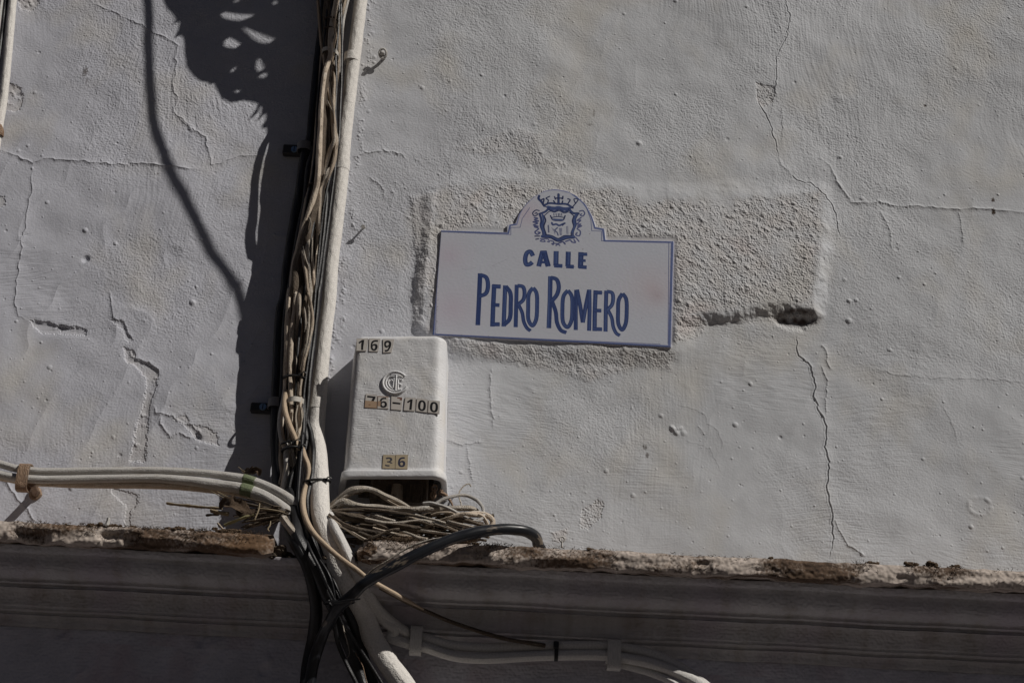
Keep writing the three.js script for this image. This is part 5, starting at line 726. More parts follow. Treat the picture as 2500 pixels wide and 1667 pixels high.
// ───────────────────────── terminal box ─────────────────────────
const BD = 0.10, BTILT = 0.15;
{
  const bx0 = B3(600, 700, BD).x, onFront = (f, x, y, up = 0) => { let p = f(x, y, BD); for (let i = 0; i < 4; i++) p = f(x, y, BD + BTILT * (p.x - bx0) + up); return p; };
  const bz = BD, tl = B3(285, 128, bz), bl = B3(188, 1215, bz), tr = B3(1017, 165, bz), br = B3(990, 1250, bz);
  const yT = B3(650, 120, bz).y, yB = B3(560, 1272, bz).y, boxT = V3((bl.x + br.x) / 2, yB, 0);
  const t = thing('terminal_box', boxT, 'grey painted telephone terminal box with number plates and a round emblem', 'box');
  const xl = (y) => mix(bl.x, tl.x, (y - bl.y) / (tl.y - bl.y)), xr = (y) => mix(br.x, tr.x, (y - br.y) / (tr.y - br.y));
  const per = []; // perimeter: [side, t]
  function outline(y, inset) {   // points from the left back edge round the front to the right back edge
    const a = xl(y) + inset, b = xr(y) - inset, zf = bz - inset, o = []; const r = Math.max(0.004, 0.013 - inset * 0.6), r2 = Math.max(0.006, 0.023 - inset * 0.6);
    for (let i = 0; i <= 10; i++) { const s = i / 10; o.push([a - 0.011 * (1 - s), s * (zf - r)]); }
    for (let i = 1; i <= 8; i++) { const q = i / 8 * Math.PI / 2; o.push([a + r - r * Math.cos(q), zf - r + r * Math.sin(q)]); }
    for (let i = 1; i <= 30; i++) { const s = i / 31; o.push([mix(a + r, b - r2, s), zf]); }
    for (let i = 0; i <= 8; i++) { const q = i / 8 * Math.PI / 2; o.push([b - r2 + r2 * Math.sin(q), zf - r2 + r2 * Math.cos(q)]); }
    for (let i = 1; i <= 10; i++) { const s = i / 10; o.push([b + 0.001 * s, (1 - s) * (zf - r2)]); }
    return o;
  }
  const rows = []; const hgt = yT - yB;
  for (let i = 0; i <= 6; i++) rows.push([yB + 0.05 - i * 0.008, 0.005]);                 // inside, going down
  rows.push([yB + 0.0005, 0.0028], [yB, -0.001], [yB + 0.0015, -0.0046], [yB + 0.005, -0.0054], [yB + 0.012, -0.0052], [yB + 0.0145, -0.0042], [yB + 0.0165, -0.0005], [yB + 0.022, 0]);
  for (let i = 1; i <= 46; i++) rows.push([mix(yB + 0.022, yT - 0.011, i / 46), 0]);
  for (let i = 1; i <= 7; i++) { const q = i / 7 * Math.PI / 2; rows.push([yT - 0.011 + 0.011 * Math.sin(q), 0.011 * (1 - Math.cos(q))]); }
  const pos = [], uv = [], idx = []; let n = 0;
  rows.forEach(([y, inset]) => { const o = outline(y, inset); n = o.length; let u = 0; o.forEach(([x, z], i) => { if (i) u += Math.hypot(x - o[i - 1][0], z - o[i - 1][1]); const w = 0.0006 * noise(u * 50, y * 50) * (inset < 0.004 ? 1 : 0); pos.push(x, y, Math.max(0, z) * (1 + BTILT * (x - bx0) / bz) + w); uv.push(u * 4, y * 4); }); });
  for (const s of [0.5, 1]) { const [y, inset] = rows[rows.length - 1], o = outline(y, inset); o.forEach(([x, z]) => { const xm = mix(x, (xl(y) + xr(y)) / 2, s * 0.2); pos.push(xm, y + 0.002 * s, z * (1 - s)); uv.push(xm * 4, z * 4); }); rows.push([y, inset]); }
  for (let j = 0; j < rows.length - 1; j++) for (let i = 0; i < n - 1; i++) { const a = j * n + i, b = a + n; idx.push(a, a + 1, b, b, a + 1, b + 1); }
  const g = new THREE.BufferGeometry(); g.setAttribute('position', new THREE.Float32BufferAttribute(pos, 3)); g.setAttribute('uv', new THREE.Float32BufferAttribute(uv, 2)); g.setIndex(idx); g.computeVertexNormals();
  const dots = []; for (let k = 0; k < 260; k++) dots.push([rnd(), rnd(), rr(0.002, 0.007), rr(-0.4, 0.6)]);
  const boxBump = (() => { const h = new Float32Array(512 * 512); for (let j = 0; j < 512; j++) for (let i = 0; i < 512; i++) { const u = i / 512, v = j / 512; h[j * 512 + i] = 0.45 + 0.16 * noise(u * 14, v * 150, 150) * (0.5 + noise(u * 3, v * 3, 3)) + 0.12 * noise(u * 90, v * 30, 90) * (0.4 + noise(u * 4 + 2, v * 4, 4)) + 0.1 * noise(u * 60, v * 60, 60); }
    for (const [cu, cv, r, a] of dots) { const ci = cu * 512, cj = cv * 512, q = r * 512; for (let j = Math.floor(cj - q); j <= cj + q; j++) for (let i = Math.floor(ci - q); i <= ci + q; i++) { const d = ((i - ci) ** 2 + (j - cj) ** 2) / (q * q); if (d < 1) h[((j + 512) % 512) * 512 + (i + 512) % 512] += a * (1 - d); } }
    return bumpTex(512, 512, (u, v, i, j) => h[j * 512 + i]); })();
  const boxCol = colorTex(512, 512, (u, v) => { const k = 1 + 0.1 * fbm(u * 5, v * 5, 4, 5), wm = clamp(noise(u * 6 + 7, v * 6, 6) - 0.1); return lerp3([0.79 * k, 0.79 * k, 0.805 * k], [0.76, 0.70, 0.61], wm * 0.6); });
  const boxMat = std({ map: boxCol, bumpMap: boxBump, bumpScale: 0.0013, roughness: 0.55 });
  part('box_cover', g, boxMat, t);
  // back plate and terminal blocks inside, seen from below
  const xm = (bl.x + br.x) / 2;
  part('back_plate', new THREE.BoxGeometry(0.13, 0.19, 0.006).translate(xm, yB + 0.09, 0.012), brownM, t);
  const inner = part('terminal_block', new RoundedBoxGeometry(0.1, 0.07, 0.04, 2, 0.003).translate(xm + 0.008, yB + 0.012, 0.04), brownM, t);
  part('terminal_stud', new THREE.CylinderGeometry(0.009, 0.011, 0.03, 12).translate(xm + 0.006, yB - 0.012, 0.062), tan2M, inner);
  part('terminal_stud', new RoundedBoxGeometry(0.028, 0.035, 0.012, 2, 0.002).translate(xm + 0.036, yB - 0.01, 0.058), brownM, inner);
  for (let k = 0; k < 4; k++) { const c = E6(1200 - 6 * k, 265 + 36 * k, 0.075); part('chain_link', ring(c, k % 2 ? V3(0.0015, 0, 0.004) : V3(0.0042, 0, 0.001), V3(0, 0.0062, 0), 0.0014, 18), rustM, t); }
  part('latch', tube(path(E6, [1280, 285, 0.088], [1262, 310, 0.088], [1310, 330, 0.086], [1345, 370, 0.084], [1375, 415, 0.082], [1392, 455, 0.08]), (s) => 0.0042 * (1 - 0.65 * s), { noise: 0.4, sides: 7 }), rustM, t);
  // emblem: rings and bars cast into the cover
  const q = (x, y) => onFront(Q8, x, y, 0.0012), em = [];
  const ringArc = (r, a0, a1, th) => { const pts = []; for (let i = 0; i <= 40; i++) { const a = mix(a0, a1, i / 40); pts.push(q(950 + r * Math.cos(a), 945 + r * 0.87 * Math.sin(a))); } em.push(tube(pts, th, { sides: 7, step: 0.002, noise: 0.12 })); };
  ringArc(246, -5.9, -0.55 - 0.1, 0.0026); ringArc(190, 0.9, 4.1, 0.0019); ringArc(140, 1.9, 3.7, 0.0015); ringArc(190, 4.25, 5.6, 0.0017);
  const bar = (x0, y0, x1, y1, th = 0.0017) => em.push(tube([q(x0, y0), q((x0 + x1) / 2, (y0 + y1) / 2), q(x1, y1)], th, { sides: 7, step: 0.003 }));
  bar(970, 795, 955, 1110, 0.0022); bar(840, 815, 1090, 815, 0.0016); bar(870, 880, 920, 930); bar(925, 850, 905, 1040); bar(1010, 880, 1000, 1090, 0.0018); bar(1010, 870, 1090, 890); bar(1015, 960, 1080, 1000); bar(1000, 1085, 1070, 1080);
  part('emblem', mergeGeometries(em), boxMat, t);
  // number plates
  const num = (corner, text, o = {}) => {
    const c = document.createElement('canvas'); c.width = 128; c.height = 144; const x = c.getContext('2d'); x.fillStyle = o.back ?? '#d9d3cc'; x.fillRect(0, 0, 128, 144);
    for (let k = 0; k < 60; k++) { x.fillStyle = `rgba(120,95,75,${rr(0.02, 0.16)})`; x.fillRect(rnd() * 128, rnd() * 144, rr(2, 14), rr(1, 6)); }
    x.fillStyle = o.ink ?? '#1d1c20'; x.font = `bold ${o.size ?? 164}px sans-serif`; x.textAlign = 'center'; x.textBaseline = 'middle';
    if (text === '-') x.fillRect(16, 62, 96, 20); else { x.save(); x.translate(o.dx ?? 64, 76); x.scale(o.wide ?? 1.15, 1); x.fillText(text, 0, 0); x.restore(); }
    for (const [px, py, w, h, col] of o.wear ?? []) { x.fillStyle = col; x.fillRect(px, py, w, h); }
    x.strokeStyle = 'rgba(70,55,45,0.4)'; x.lineWidth = 4; x.strokeRect(1, 1, 126, 142);
    const tex = new THREE.CanvasTexture(c); tex.colorSpace = THREE.SRGBColorSpace;
    part('number_plate', slab4(corner.map((p) => p.clone()), V3(0, 0, -0.0022)), std({ map: tex, roughness: 0.6 }), t, o.label);
  };
  const zq = bz + 0.002, Q = (x, y) => onFront(Q8, x, y, 0.0012), BB = (x, y) => onFront(B3, x, y, 0.0012);
  num([Q(170, 52), Q(400, 48), Q(362, 305), Q(165, 300)], '1', { dx: 66 });
  num([Q(425, 48), Q(650, 58), Q(600, 320), Q(415, 312)], '6', { dx: 68 });
  num([Q(700, 62), Q(925, 68), Q(868, 335), Q(702, 340)], '9', { dx: 64 });
  num([Q(355, 1168), Q(585, 1195), Q(578, 1458), Q(328, 1442)], '7', { wear: [[0, 70, 128, 74, '#bb9f85'], [40, 108, 20, 8, '#8a6a50']], label: 'number plate with the lower half of its figure rubbed off' });
  num([Q(602, 1205), Q(812, 1222), Q(812, 1468), Q(588, 1460)], '6', { wear: [[0, 60, 34, 60, '#b79a82'], [0, 0, 128, 12, '#b59a8c']] });
  num([Q(870, 1212), Q(1090, 1240), Q(1072, 1500), Q(860, 1480)], '-', { wear: [[70, 0, 58, 18, '#8a6a60'], [100, 18, 28, 16, '#7d5c52']] });
  num([Q(1150, 1238), Q(1365, 1248), Q(1338, 1518), Q(1118, 1500)], '1', { dx: 68 });
  num([Q(1388, 1254), Q(1605, 1282), Q(1588, 1543), Q(1364, 1515)], '0');
  num([Q(1622, 1292), Q(1848, 1312), Q(1838, 1568), Q(1608, 1545)], '0');
  num([BB(508, 1078), BB(605, 1080), BB(603, 1190), BB(500, 1186)], '3', { back: '#c6b699', ink: '#4a4a52', size: 132, wear: [[18, 60, 26, 30, '#c2b295'], [70, 90, 30, 30, '#c2b295']] });
  num([BB(608, 1078), BB(706, 1078), BB(702, 1193), BB(604, 1190)], '6', { back: '#c6b699', ink: '#3a3c50', size: 138 });
}

// ───────────────────────── wire nest right of the pipe, on the cornice ─────────────────────────
const GN = 'dry old wires heaped on the cornice', LN = 'dry weathered wire in the heap on the cornice under the terminal box';
cable('dry_cable', 'dry cable rising in a hump under the terminal box', undefined, path(E6, [90, 480, 0.09], [150, 420, 0.1], [250, 335, 0.115], [370, 285, 0.125], [480, 272], [570, 290, 0.125], [700, 350], [800, 395, 0.12], [900, 445, 0.115], [980, 500, 0.11]), (t) => 0.0042 + 0.003 * Math.exp(-(((t - 0.36) / 0.1) ** 2)), dustM, { noise: 0.35 });
cable('dry_cable', 'long dust-white cable across the top of the heap', undefined, path(E6, [60, 500, 0.1], [150, 470, 0.11], [250, 415, 0.12], [330, 430, 0.122], [450, 455], [600, 465, 0.12], [800, 478], [1000, 485], [1150, 478], [1300, 478, 0.115], [1450, 475], [1580, 480, 0.11], [1650, 510, 0.1]), (t) => 0.005 + 0.003 * Math.exp(-(((t - 0.13) / 0.06) ** 2)), dustM, { noise: 0.4 });
cable('dry_cable', 'pale loop of cable at the right end of the heap', undefined, path(E6, [1085, 425, 0.12], [1160, 418, 0.125], [1250, 440], [1350, 476, 0.13], [1450, 530], [1560, 585, 0.135], [1640, 608], [1700, 570, 0.13], [1712, 500, 0.12], [1690, 440, 0.11], [1620, 375, 0.1], [1520, 338, 0.1], [1420, 345, 0.105], [1300, 375, 0.11], [1215, 425, 0.11]), 0.0029, greyM, { noise: 0.15 });
cable('dry_cable', 'tan loop curling round the right end of the heap', undefined, path(E6, [1380, 595, 0.12], [1480, 560, 0.13], [1620, 525, 0.13], [1740, 545, 0.12], [1805, 600, 0.11], [1800, 660, 0.11], [1740, 690, 0.115]), 0.0044, tanM, { noise: 0.2 });
for (const [pts, r, m, o] of [
  [path(E6, [60, 500, 0.12], [300, 485, 0.13], [600, 488, 0.135], [800, 512], [1000, 570], [1110, 605, 0.14]), 0.0019, brownM],
  [path(E6, [60, 508, 0.125], [300, 494, 0.134], [600, 500, 0.14], [790, 526], [980, 584], [1090, 615, 0.144]), 0.0018, brownM],
  [path(E6, [350, 480, 0.132], [600, 492, 0.142], [900, 535], [1200, 605, 0.148], [1420, 690], [1560, 720, 0.15]), 0.0022, brownM],
  [path(E6, [420, 500, 0.13], [650, 520, 0.14], [900, 552], [1150, 612, 0.15], [1400, 700, 0.152]), 0.002, blackM],
  [path(E6, [900, 560, 0.14], [1100, 610, 0.15], [1300, 660], [1440, 715, 0.155]), 0.0021, tan2M],
  [path(E6, [1200, 640, 0.154], [1320, 680, 0.156], [1430, 720, 0.156]), 0.0019, tanM],
  [path(E6, [1000, 545, 0.14], [1180, 590, 0.15], [1350, 640], [1500, 690, 0.155]), 0.0021, dustM],
  [path(E6, [540, 540, 0.13], [620, 565, 0.14], [700, 590], [790, 610, 0.135]), 0.0028, dustM],
  [path(E6, [480, 590, 0.14], [560, 605, 0.146], [660, 628, 0.15], [800, 632], [950, 618], [1060, 602, 0.15], [1160, 622], [1260, 650, 0.145]), 0.0034, dustM],
  [path(E6, [860, 650, 0.155], [950, 622, 0.16], [1060, 618, 0.16], [1130, 640], [1190, 650, 0.15]), 0.0036, dustM, { flat: 0.6 }],
  [path(E6, [1170, 545, 0.14], [1250, 520, 0.145], [1340, 518], [1410, 540, 0.145], [1340, 575], [1260, 600, 0.14]), 0.0034, tan2M, { flat: 0.6 }],
  [path(E6, [1290, 600, 0.14], [1390, 560, 0.15], [1450, 535, 0.15], [1560, 530], [1640, 540, 0.14]), 0.0032, tanM],
  [path(E6, [1340, 610, 0.15], [1450, 640, 0.155], [1560, 668], [1640, 690, 0.15]), 0.0042, dustM, { flat: 0.6 }],
  [path(E6, [1400, 580, 0.14], [1530, 600, 0.145], [1650, 640, 0.14], [1740, 660, 0.13]), 0.0034, tan2M],
  [path(E6, [1560, 545, 0.13], [1640, 535, 0.135], [1700, 560, 0.13], [1740, 610, 0.125], [1760, 670, 0.12]), 0.0034, tanM],
  [path(E6, [100, 560, 0.14], [200, 640, 0.148], [330, 720], [450, 790, 0.155], [500, 812, 0.155]), 0.0044, tan2M, { flat: 0.5 }],
  [path(E6, [100, 540, 0.14], [220, 620, 0.15], [360, 700], [470, 745, 0.155], [600, 790, 0.155]), 0.0026, brownM],
  [path(E6, [150, 560, 0.14], [260, 640, 0.152], [400, 690, 0.154], [520, 715], [680, 735, 0.155]), 0.003, dustM],
  [path(E6, [470, 815, 0.165], [560, 780, 0.17], [660, 735, 0.172], [760, 700], [830, 695, 0.165]), 0.0026, brownM],
  [path(E6, [560, 680, 0.15], [700, 720, 0.155], [850, 755, 0.158], [1000, 770, 0.16], [1120, 795, 0.165]), 0.0024, tanM],
  [path(E6, [840, 715, 0.155], [950, 745, 0.16], [1060, 790, 0.163], [1130, 800, 0.165]), 0.0026, dustM],
  [path(E6, [600, 640, 0.15], [700, 680, 0.155], [800, 720, 0.155]), 0.0022, brownM],
  [path(E6, [1000, 700, 0.15], [1130, 715, 0.158], [1280, 735, 0.16], [1380, 745, 0.16]), 0.0036, dustM, { flat: 0.5 }],
  [path(E6, [100, 520, 0.11], [220, 545, 0.13], [400, 560, 0.135], [560, 600, 0.13]), 0.0048, brownM],
  [path(E6, [130, 470, 0.11], [220, 380, 0.12], [330, 318, 0.124], [420, 300, 0.122]), 0.0022, dustM],
  [path(E6, [130, 490, 0.115], [230, 395, 0.122], [340, 330, 0.126], [430, 312, 0.124]), 0.002, tan2M],
  [path(E6, [640, 350, 0.12], [740, 410, 0.125], [840, 460, 0.12], [920, 490, 0.12]), 0.002, tan2M],
].map((e, i) => i % 4 === 1 ? [e[0], e[1] * 0.9, brownM, e[3]] : e)) cable('dry_wire', LN, GN, pts, r, m, { noise: 0.45, ...o }, 'wire');
cable('sheath_piece', 'broad flat piece of torn brown sheath low in the heap', undefined, path(E6, [640, 640, 0.14], [760, 665, 0.148], [900, 690, 0.15], [1050, 690], [1180, 650, 0.145]), (t) => 0.014 * Math.sin(Math.PI * clamp(t * 0.9 + 0.06)) + 0.001, brownM, { flat: 0.35, noise: 0.3 }, 'sheath');
cable('sheath_piece', 'dark torn sheath piece at the left of the heap beside the pipe', undefined, path(E6, [120, 520, 0.12], [260, 560, 0.13], [420, 590, 0.135], [560, 640, 0.13]), (t) => 0.012 * Math.sin(Math.PI * clamp(t * 0.9 + 0.06)) + 0.001, brownM, { flat: 0.4, noise: 0.4 }, 'sheath');
cable('tendril', 'thin dry tendril clinging to the wall right of the box', undefined, path(E6, [1475, 470, 0.02], [1480, 430, 0.016], [1462, 380, 0.012], [1455, 320, 0.012], [1480, 270], [1530, 225], [1572, 222], [1582, 245, 0.01]), 0.0013, dustM, {}, 'tendril');
{ // broken fibres filling the heap
  const gs = []; for (let k = 0; k < 34; k++) { const x = 120 + 1550 * Math.pow(rnd(), 1.1), y = rr(500, 800) - Math.abs(x - 900) * 0.03, z = 0.06 + 0.075 * (y - 500) / 300, L = rr(60, 260), a = rr(-0.15, 0.45); gs.push(tube([E6(x, y, z), E6(x + L * 0.5, y + L * 0.5 * a + rr(-12, 12), z + rr(-0.01, 0.012)), E6(x + L, y + L * a * 0.8, z + rr(-0.01, 0.01))], rr(0.001, 0.0028), { sides: 5, noise: 0.4, step: 0.012, flat: rr(0.4, 1) })); }
  const m = solo('dry_debris', mergeGeometries(gs), brownM, 'mass of dry broken fibres under the wire heap', 'debris'); m.userData.kind = 'stuff';
  const g2 = []; for (let k = 0; k < 150; k++) { const x = 100 + 1500 * rnd(), y = rr(540, 850), z = 0.05 + 0.06 * rnd(), L = rr(80, 300), a = rr(-0.3, 0.4); g2.push(tube([E6(x, y, z), E6(x + L * 0.5, y + L * 0.5 * a, z + rr(-0.01, 0.01)), E6(x + L, y + L * a, z)], rr(0.002, 0.005), { sides: 5, noise: 0.4, step: 0.015, flat: rr(0.4, 1) })); }
  const m2 = solo('dry_debris', mergeGeometries(g2), brownM, 'dark packed rubbish deep inside the wire heap', 'debris'); m2.userData.kind = 'stuff';
}
// rubble lump on the right slab's broken end
{ const g = new THREE.IcosahedronGeometry(0.024, 5); const p = g.attributes.position; for (let i = 0; i < p.count; i++) { const v = V3().fromBufferAttribute(p, i), n = v.clone().normalize(); v.multiplyScalar(1 + 0.3 * noise(n.x * 2 + 4, n.y * 2 + n.z) + 0.1 * noise(n.x * 8, n.y * 8 + n.z * 5)); p.setXYZ(i, v.x * 1.1, v.y * 0.85, v.z * 0.7); } const uv = g.attributes.uv; for (let i = 0; i < uv.count; i++) uv.setXY(i, uv.getX(i) * 0.08 + 0.3, uv.getY(i) * 0.25); g.computeVertexNormals(); const c = E6(560, 930, 0.155); g.translate(c.x, c.y, c.z); solo('mortar_lump', g, slabMat, 'rounded lump of mossy mortar at the broken end of the right slab', 'mortar'); }

// ───────────────────────── rubbish left of the bundle ─────────────────────────
function splinter(pts, r, flat) { return tube(pts, (t) => r * (0.8 + 0.35 * noise(t * 9, r * 1e4)), { sides: 6, flat, noise: 0.5, step: 0.004 }); }
solo('wood_splinter', splinter(path(D7, [150, 608, 0.11], [350, 632, 0.112], [550, 652, 0.114], [750, 668], [910, 680, 0.115]), 0.0052, 0.45), strawM, 'long pale wood splinter lying highest left of the bundle', 'splinter');
solo('wood_splinter', splinter(path(D7, [755, 705, 0.135], [860, 735, 0.14], [960, 752, 0.145], [1000, 760, 0.145]), 0.0055, 0.8), strawM, 'short thick stick with a cut end left of the bundle', 'splinter');
solo('wood_splinter', splinter(path(D7, [690, 775, 0.13], [760, 764, 0.132], [860, 762, 0.135]), 0.004, 0.5), brownM, 'dark splintered stub below the short thick stick', 'splinter');
solo('wood_splinter', splinter(path(D7, [850, 885, 0.15], [900, 940, 0.155], [930, 985, 0.155]), 0.004, 0.5), tan2M, 'brown stub standing on the left cornice slab', 'splinter');
solo('flat_stick', splinter(path(D7, [940, 905, 0.15], [1080, 850, 0.152], [1220, 800, 0.15], [1345, 765, 0.145]), 0.0068, 0.35), cableLook([0.27, 0.24, 0.12], [0.14, 0.11, 0.06], [0.36, 0.32, 0.2], 0.1, { bump: 0.002 }), 'olive flat stick slanting up under the grey cables', 'stick');
function leaf(pts, w, cup) { // curled dry leaf: a strip across a spine, with thickness
  const c = new THREE.CatmullRomCurve3(pts), n = 24, m = 8, pos = [], uv = [], idx = []; const th = 0.0007;
  for (const s of [0, 1]) for (let i = 0; i <= n; i++) { const t = i / n, p = c.getPointAt(t), T = c.getTangentAt(t), side = V3(0, 0.35, 1).cross(T).normalize(), nn = T.clone().cross(side); const hw = w * Math.pow(Math.sin(Math.PI * clamp(t * 0.96 + 0.02)), 0.7) * (1 + 0.3 * noise(t * 9, w * 500)); for (let j = 0; j <= m; j++) { const v = j / m * 2 - 1, q = p.clone().addScaledVector(side, v * hw).addScaledVector(nn, cup * hw * v * v + 0.3 * hw * noise(t * 4, v * 2 + 7) + (s ? th : -th)); pos.push(q.x, q.y, q.z); uv.push(t, j / m); } }
  const per = (n + 1) * (m + 1); for (const s of [0, 1]) for (let i = 0; i < n; i++) for (let j = 0; j < m; j++) { const a = s * per + i * (m + 1) + j; idx.push(a, a + 1, a + m + 1, a + 1, a + m + 2, a + m + 1); }
  for (let i = 0; i < n; i++) for (const j of [0, m]) { const a = i * (m + 1) + j, b = a + m + 1; idx.push(a, b, a + per, b, b + per, a + per); }
  const g = new THREE.BufferGeometry(); g.setAttribute('position', new THREE.Float32BufferAttribute(pos, 3)); g.setAttribute('uv', new THREE.Float32BufferAttribute(uv, 2)); g.setIndex(idx); g.computeVertexNormals(); return g;
}
const leafM = cableLook([0.10, 0.064, 0.038], [0.04, 0.026, 0.017], [0.18, 0.125, 0.08], 0.1, { bump: 0.002 });
solo('dry_leaf', leaf(path(D7, [880, 690, 0.13], [960, 620, 0.14], [1080, 640, 0.145], [1200, 700, 0.14], [1310, 730, 0.13]), 0.012, 0.7), leafM, 'curled brown dry leaf on the sticks under the green tape', 'leaf');
solo('dry_leaf', leaf(path(D7, [1200, 175, 0.07], [1270, 195, 0.085], [1350, 190, 0.09], [1400, 160, 0.095], [1420, 230, 0.09]), 0.0075, 0.9), leafM, 'small curled leaf above the green tape', 'leaf');
solo('dry_leaf', leaf(path(D7, [1100, 690, 0.14], [1200, 730, 0.15], [1300, 720, 0.15], [1360, 690, 0.15]), 0.009, -0.8), leafM, 'dark dry leaf right of the curled brown one', 'leaf');
for (const [pts, r, l] of [[path(D7, [760, 445, 0.1], [900, 520, 0.11], [1040, 580, 0.12], [1170, 610, 0.125]), 0.0013, 'pale thin straw under the grey cables, lowest of three'], [path(D7, [840, 450, 0.1], [960, 520, 0.11], [1060, 560, 0.12], [1160, 600, 0.125]), 0.0011, 'pale thin straw under the grey cables, middle of three'], [path(D7, [860, 455, 0.1], [980, 515, 0.11], [1100, 570, 0.12], [1180, 590, 0.122]), 0.0011, 'pale thin straw under the grey cables, highest of three'], [path(D7, [1420, 610, 0.15], [1410, 690, 0.152], [1380, 770, 0.155], [1352, 835, 0.155]), 0.0022, 'tan straw hanging before the dark leaves'], [path(D7, [1400, 685, 0.13], [1560, 700, 0.135], [1760, 735, 0.13]), 0.003, 'flat pale straw pointing at the bundle'], [path(D7, [1570, 860, 0.14], [1560, 920, 0.145], [1530, 960, 0.145], [1555, 990, 0.145]), 0.0018, 'hooked pale straw above the slab end'], [path(D7, [1130, 110, 0.07], [1170, 145, 0.075], [1220, 175, 0.08]), 0.0011, 'tiny twig above the green tape']]) cable('straw', l, undefined, pts, r, strawM, { noise: 0.3, flat: 0.6 }, 'straw');
{ const gs = []; for (let k = 0; k < 90; k++) { const a = rr(2.55, 3.75), L = rr(200, 700), x = 1800 + rr(-60, 40), y = 745 + rr(-40, 60); const z = rr(0.06, 0.13); gs.push(tube([D7(x, y, z), D7(x + Math.cos(a) * L * 0.5, y - Math.sin(a) * L * 0.35, z + rr(-0.01, 0.015)), D7(x + Math.cos(a) * L, y - Math.sin(a) * L * 0.6 + 30 * rnd(), z + rr(-0.02, 0.02))], rr(0.0008, 0.0026), { sides: 5, noise: 0.4, step: 0.012, flat: 0.6 })); }
  const m = solo('dry_debris', mergeGeometries(gs), brownM, 'dark fan of dry fibres between the bundle and the left slab', 'debris'); m.userData.kind = 'stuff'; }
// crumbled filling in the gap of the slab
{ const gs = []; for (let k = 0; k < 90; k++) { const p = P(rr(640, 900), rr(1330, 1352), rr(0.09, 0.145)); p.y = ledgeY(p.x) - rr(0.012, 0.034); const r = rr(0.004, 0.012), g = new THREE.DodecahedronGeometry(r, 1), q = g.attributes.position; for (let i = 0; i < q.count; i++) { const s = 1 + 0.5 * noise(q.getX(i) * 220 + k, q.getY(i) * 220 + q.getZ(i) * 150); q.setXYZ(i, q.getX(i) * s, q.getY(i) * s * 0.7, q.getZ(i) * s); } g.computeVertexNormals(); g.translate(p.x, p.y, p.z); gs.push(g); }
  const m = solo('rubble', mergeGeometries(gs), brownM, 'crumbled dark rubble in the gap of the cornice slab behind the cables', 'rubble'); m.userData.kind = 'stuff'; }

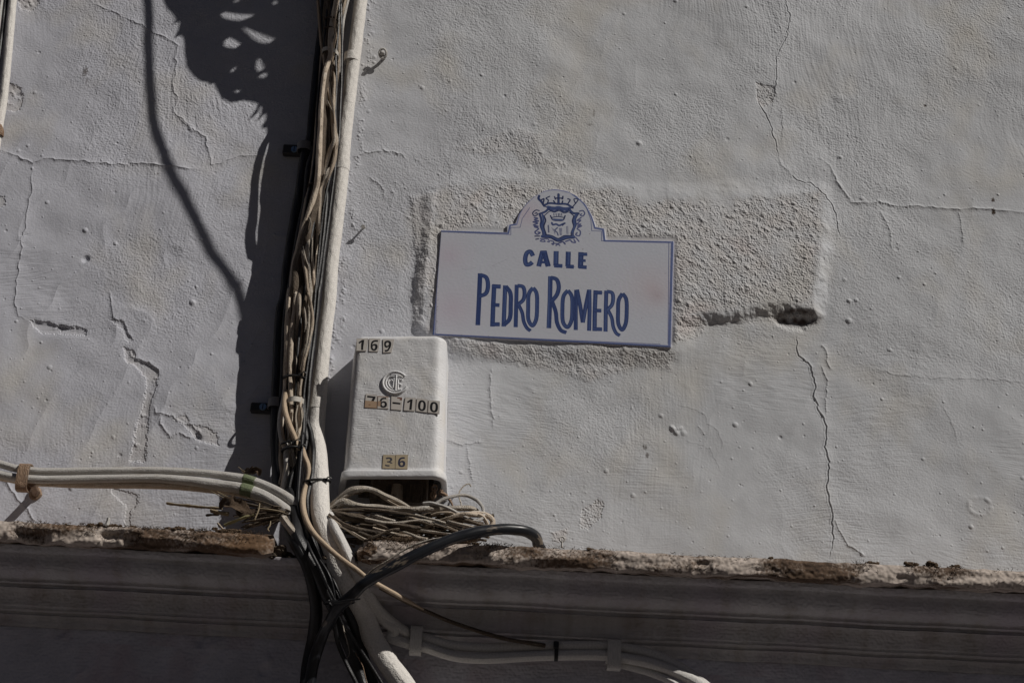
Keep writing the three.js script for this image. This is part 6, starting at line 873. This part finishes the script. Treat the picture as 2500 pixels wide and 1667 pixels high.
// ───────────────────────── what hangs above the frame and throws the shadows ─────────────────────────
const ray = (p, t) => p.clone().addScaledVector(SUN, t);      // from a spot on the wall towards the sun
{
  // a slack cable looping down from above
  const sh = [[345, -260], [352, -120], [358, 0], [360, 90], [365, 200], [378, 310], [402, 400], [440, 475], [490, 570], [545, 650], [582, 715], [606, 775], [622, 812], [640, 800], [655, 740], [668, 600], [680, 400], [700, 100], [720, -200], [735, -400]];
  const pts = sh.map(([x, y], i) => ray(P(x, y), 0.36 + 0.08 * Math.sin(Math.PI * i / (sh.length - 1))));
  cable('slack_cable', 'slack black cable looping above the frame whose shadow crosses the wall at left', undefined, pts, 0.0058, blackM, { step: 0.012 });
}
{
  // ragged black sheeting caught on the cables above the frame
  const A = [H4(-40, -900), H4(30, -300), H4(70, 0), H4(110, 110), H4(195, 225), H4(210, 262), H4(172, 305), H4(235, 278), H4(262, 290), H4(245, 370), H4(190, 472), H4(270, 425), H4(300, 460), H4(318, 640), H4(345, 790), H4(430, 900), H4(510, 950), H4(590, 960), H4(630, 985), H4(670, 970), H4(720, 1060), H4(755, 1150), H4(850, 1195), H4(930, 1185), H4(1000, 1160), H4(1110, 1170), H4(1190, 1195), H4(1165, 1265), H4(1075, 1390), H4(1110, 1375), H4(1200, 1290), H4(1215, 1225), H4(1235, 1240), H4(1225, 1320), H4(1165, 1405), H4(1200, 1390), H4(1270, 1310), H4(1285, 1330), H4(1275, 1400), H4(1225, 1460), H4(1230, 1505), H4(1275, 1490), H4(1270, 1568), H4(1420, 1500), H4(1500, 1100), H4(1560, 700), H4(1660, 470), H4(1690, 430), H4(1680, 300), H4(1650, 130), H4(1620, 0), H4(1680, -60), H4(1780, 20), H4(1840, -300), H4(1900, -900)];
  const holes = [[[750, 170], [800, 145], [900, 150], [1020, 175], [1130, 190], [1060, 220], [990, 240], [900, 225], [790, 200]], [[1000, 325], [1080, 345], [1200, 385], [1300, 430], [1375, 455], [1330, 492], [1260, 490], [1200, 470], [1120, 420]], [[800, 470], [850, 440], [930, 480], [978, 520], [910, 572], [840, 560], [785, 540]], [[1180, 680], [1215, 700], [1265, 790], [1200, 820], [1170, 770]], [[1200, 875], [1270, 835], [1302, 850], [1280, 888]], [[885, 800], [925, 775], [930, 800], [890, 828]], [[920, 1040], [990, 1035], [960, 1066]], [[910, 5], [950, -5], [985, 5], [930, 16]], [[1360, 20], [1390, 10], [1412, 40], [1380, 48]]].map((h) => h.map(([x, y]) => H4(x, y)));
  const to = (p) => new THREE.Vector2(p.x, p.y), shape = new THREE.Shape(A.map(to)); for (const h of holes) shape.holes.push(new THREE.Path(h.map(to)));
  const g = new THREE.ExtrudeGeometry(shape, { depth: 1, bevelEnabled: false, steps: 1 }), p = g.attributes.position;
  const low = P(700, 330).y;
  for (let i = 0; i < p.count; i++) { const x = p.getX(i), y = p.getY(i), t = 0.27 + 0.1 * (y - low) + 0.03 * Math.sin(x * 21) + 0.02 * Math.sin(y * 17 + x * 9) + p.getZ(i) * 0.0025; const q = ray(V3(x, y, 0), t); p.setXYZ(i, q.x, q.y, q.z); }
  g.computeVertexNormals();
  solo('torn_sheeting', g, std({ color: new THREE.Color(0.03, 0.03, 0.033), roughness: 0.7 }), 'torn dark sheeting caught above the frame, its ragged shadow falling at top left', 'sheeting');
}
// a few black leads that stand off the wall, their shadows wave left of the bundle (they pass in front of the bundle above the frame)
renderer.render(scene, camera);
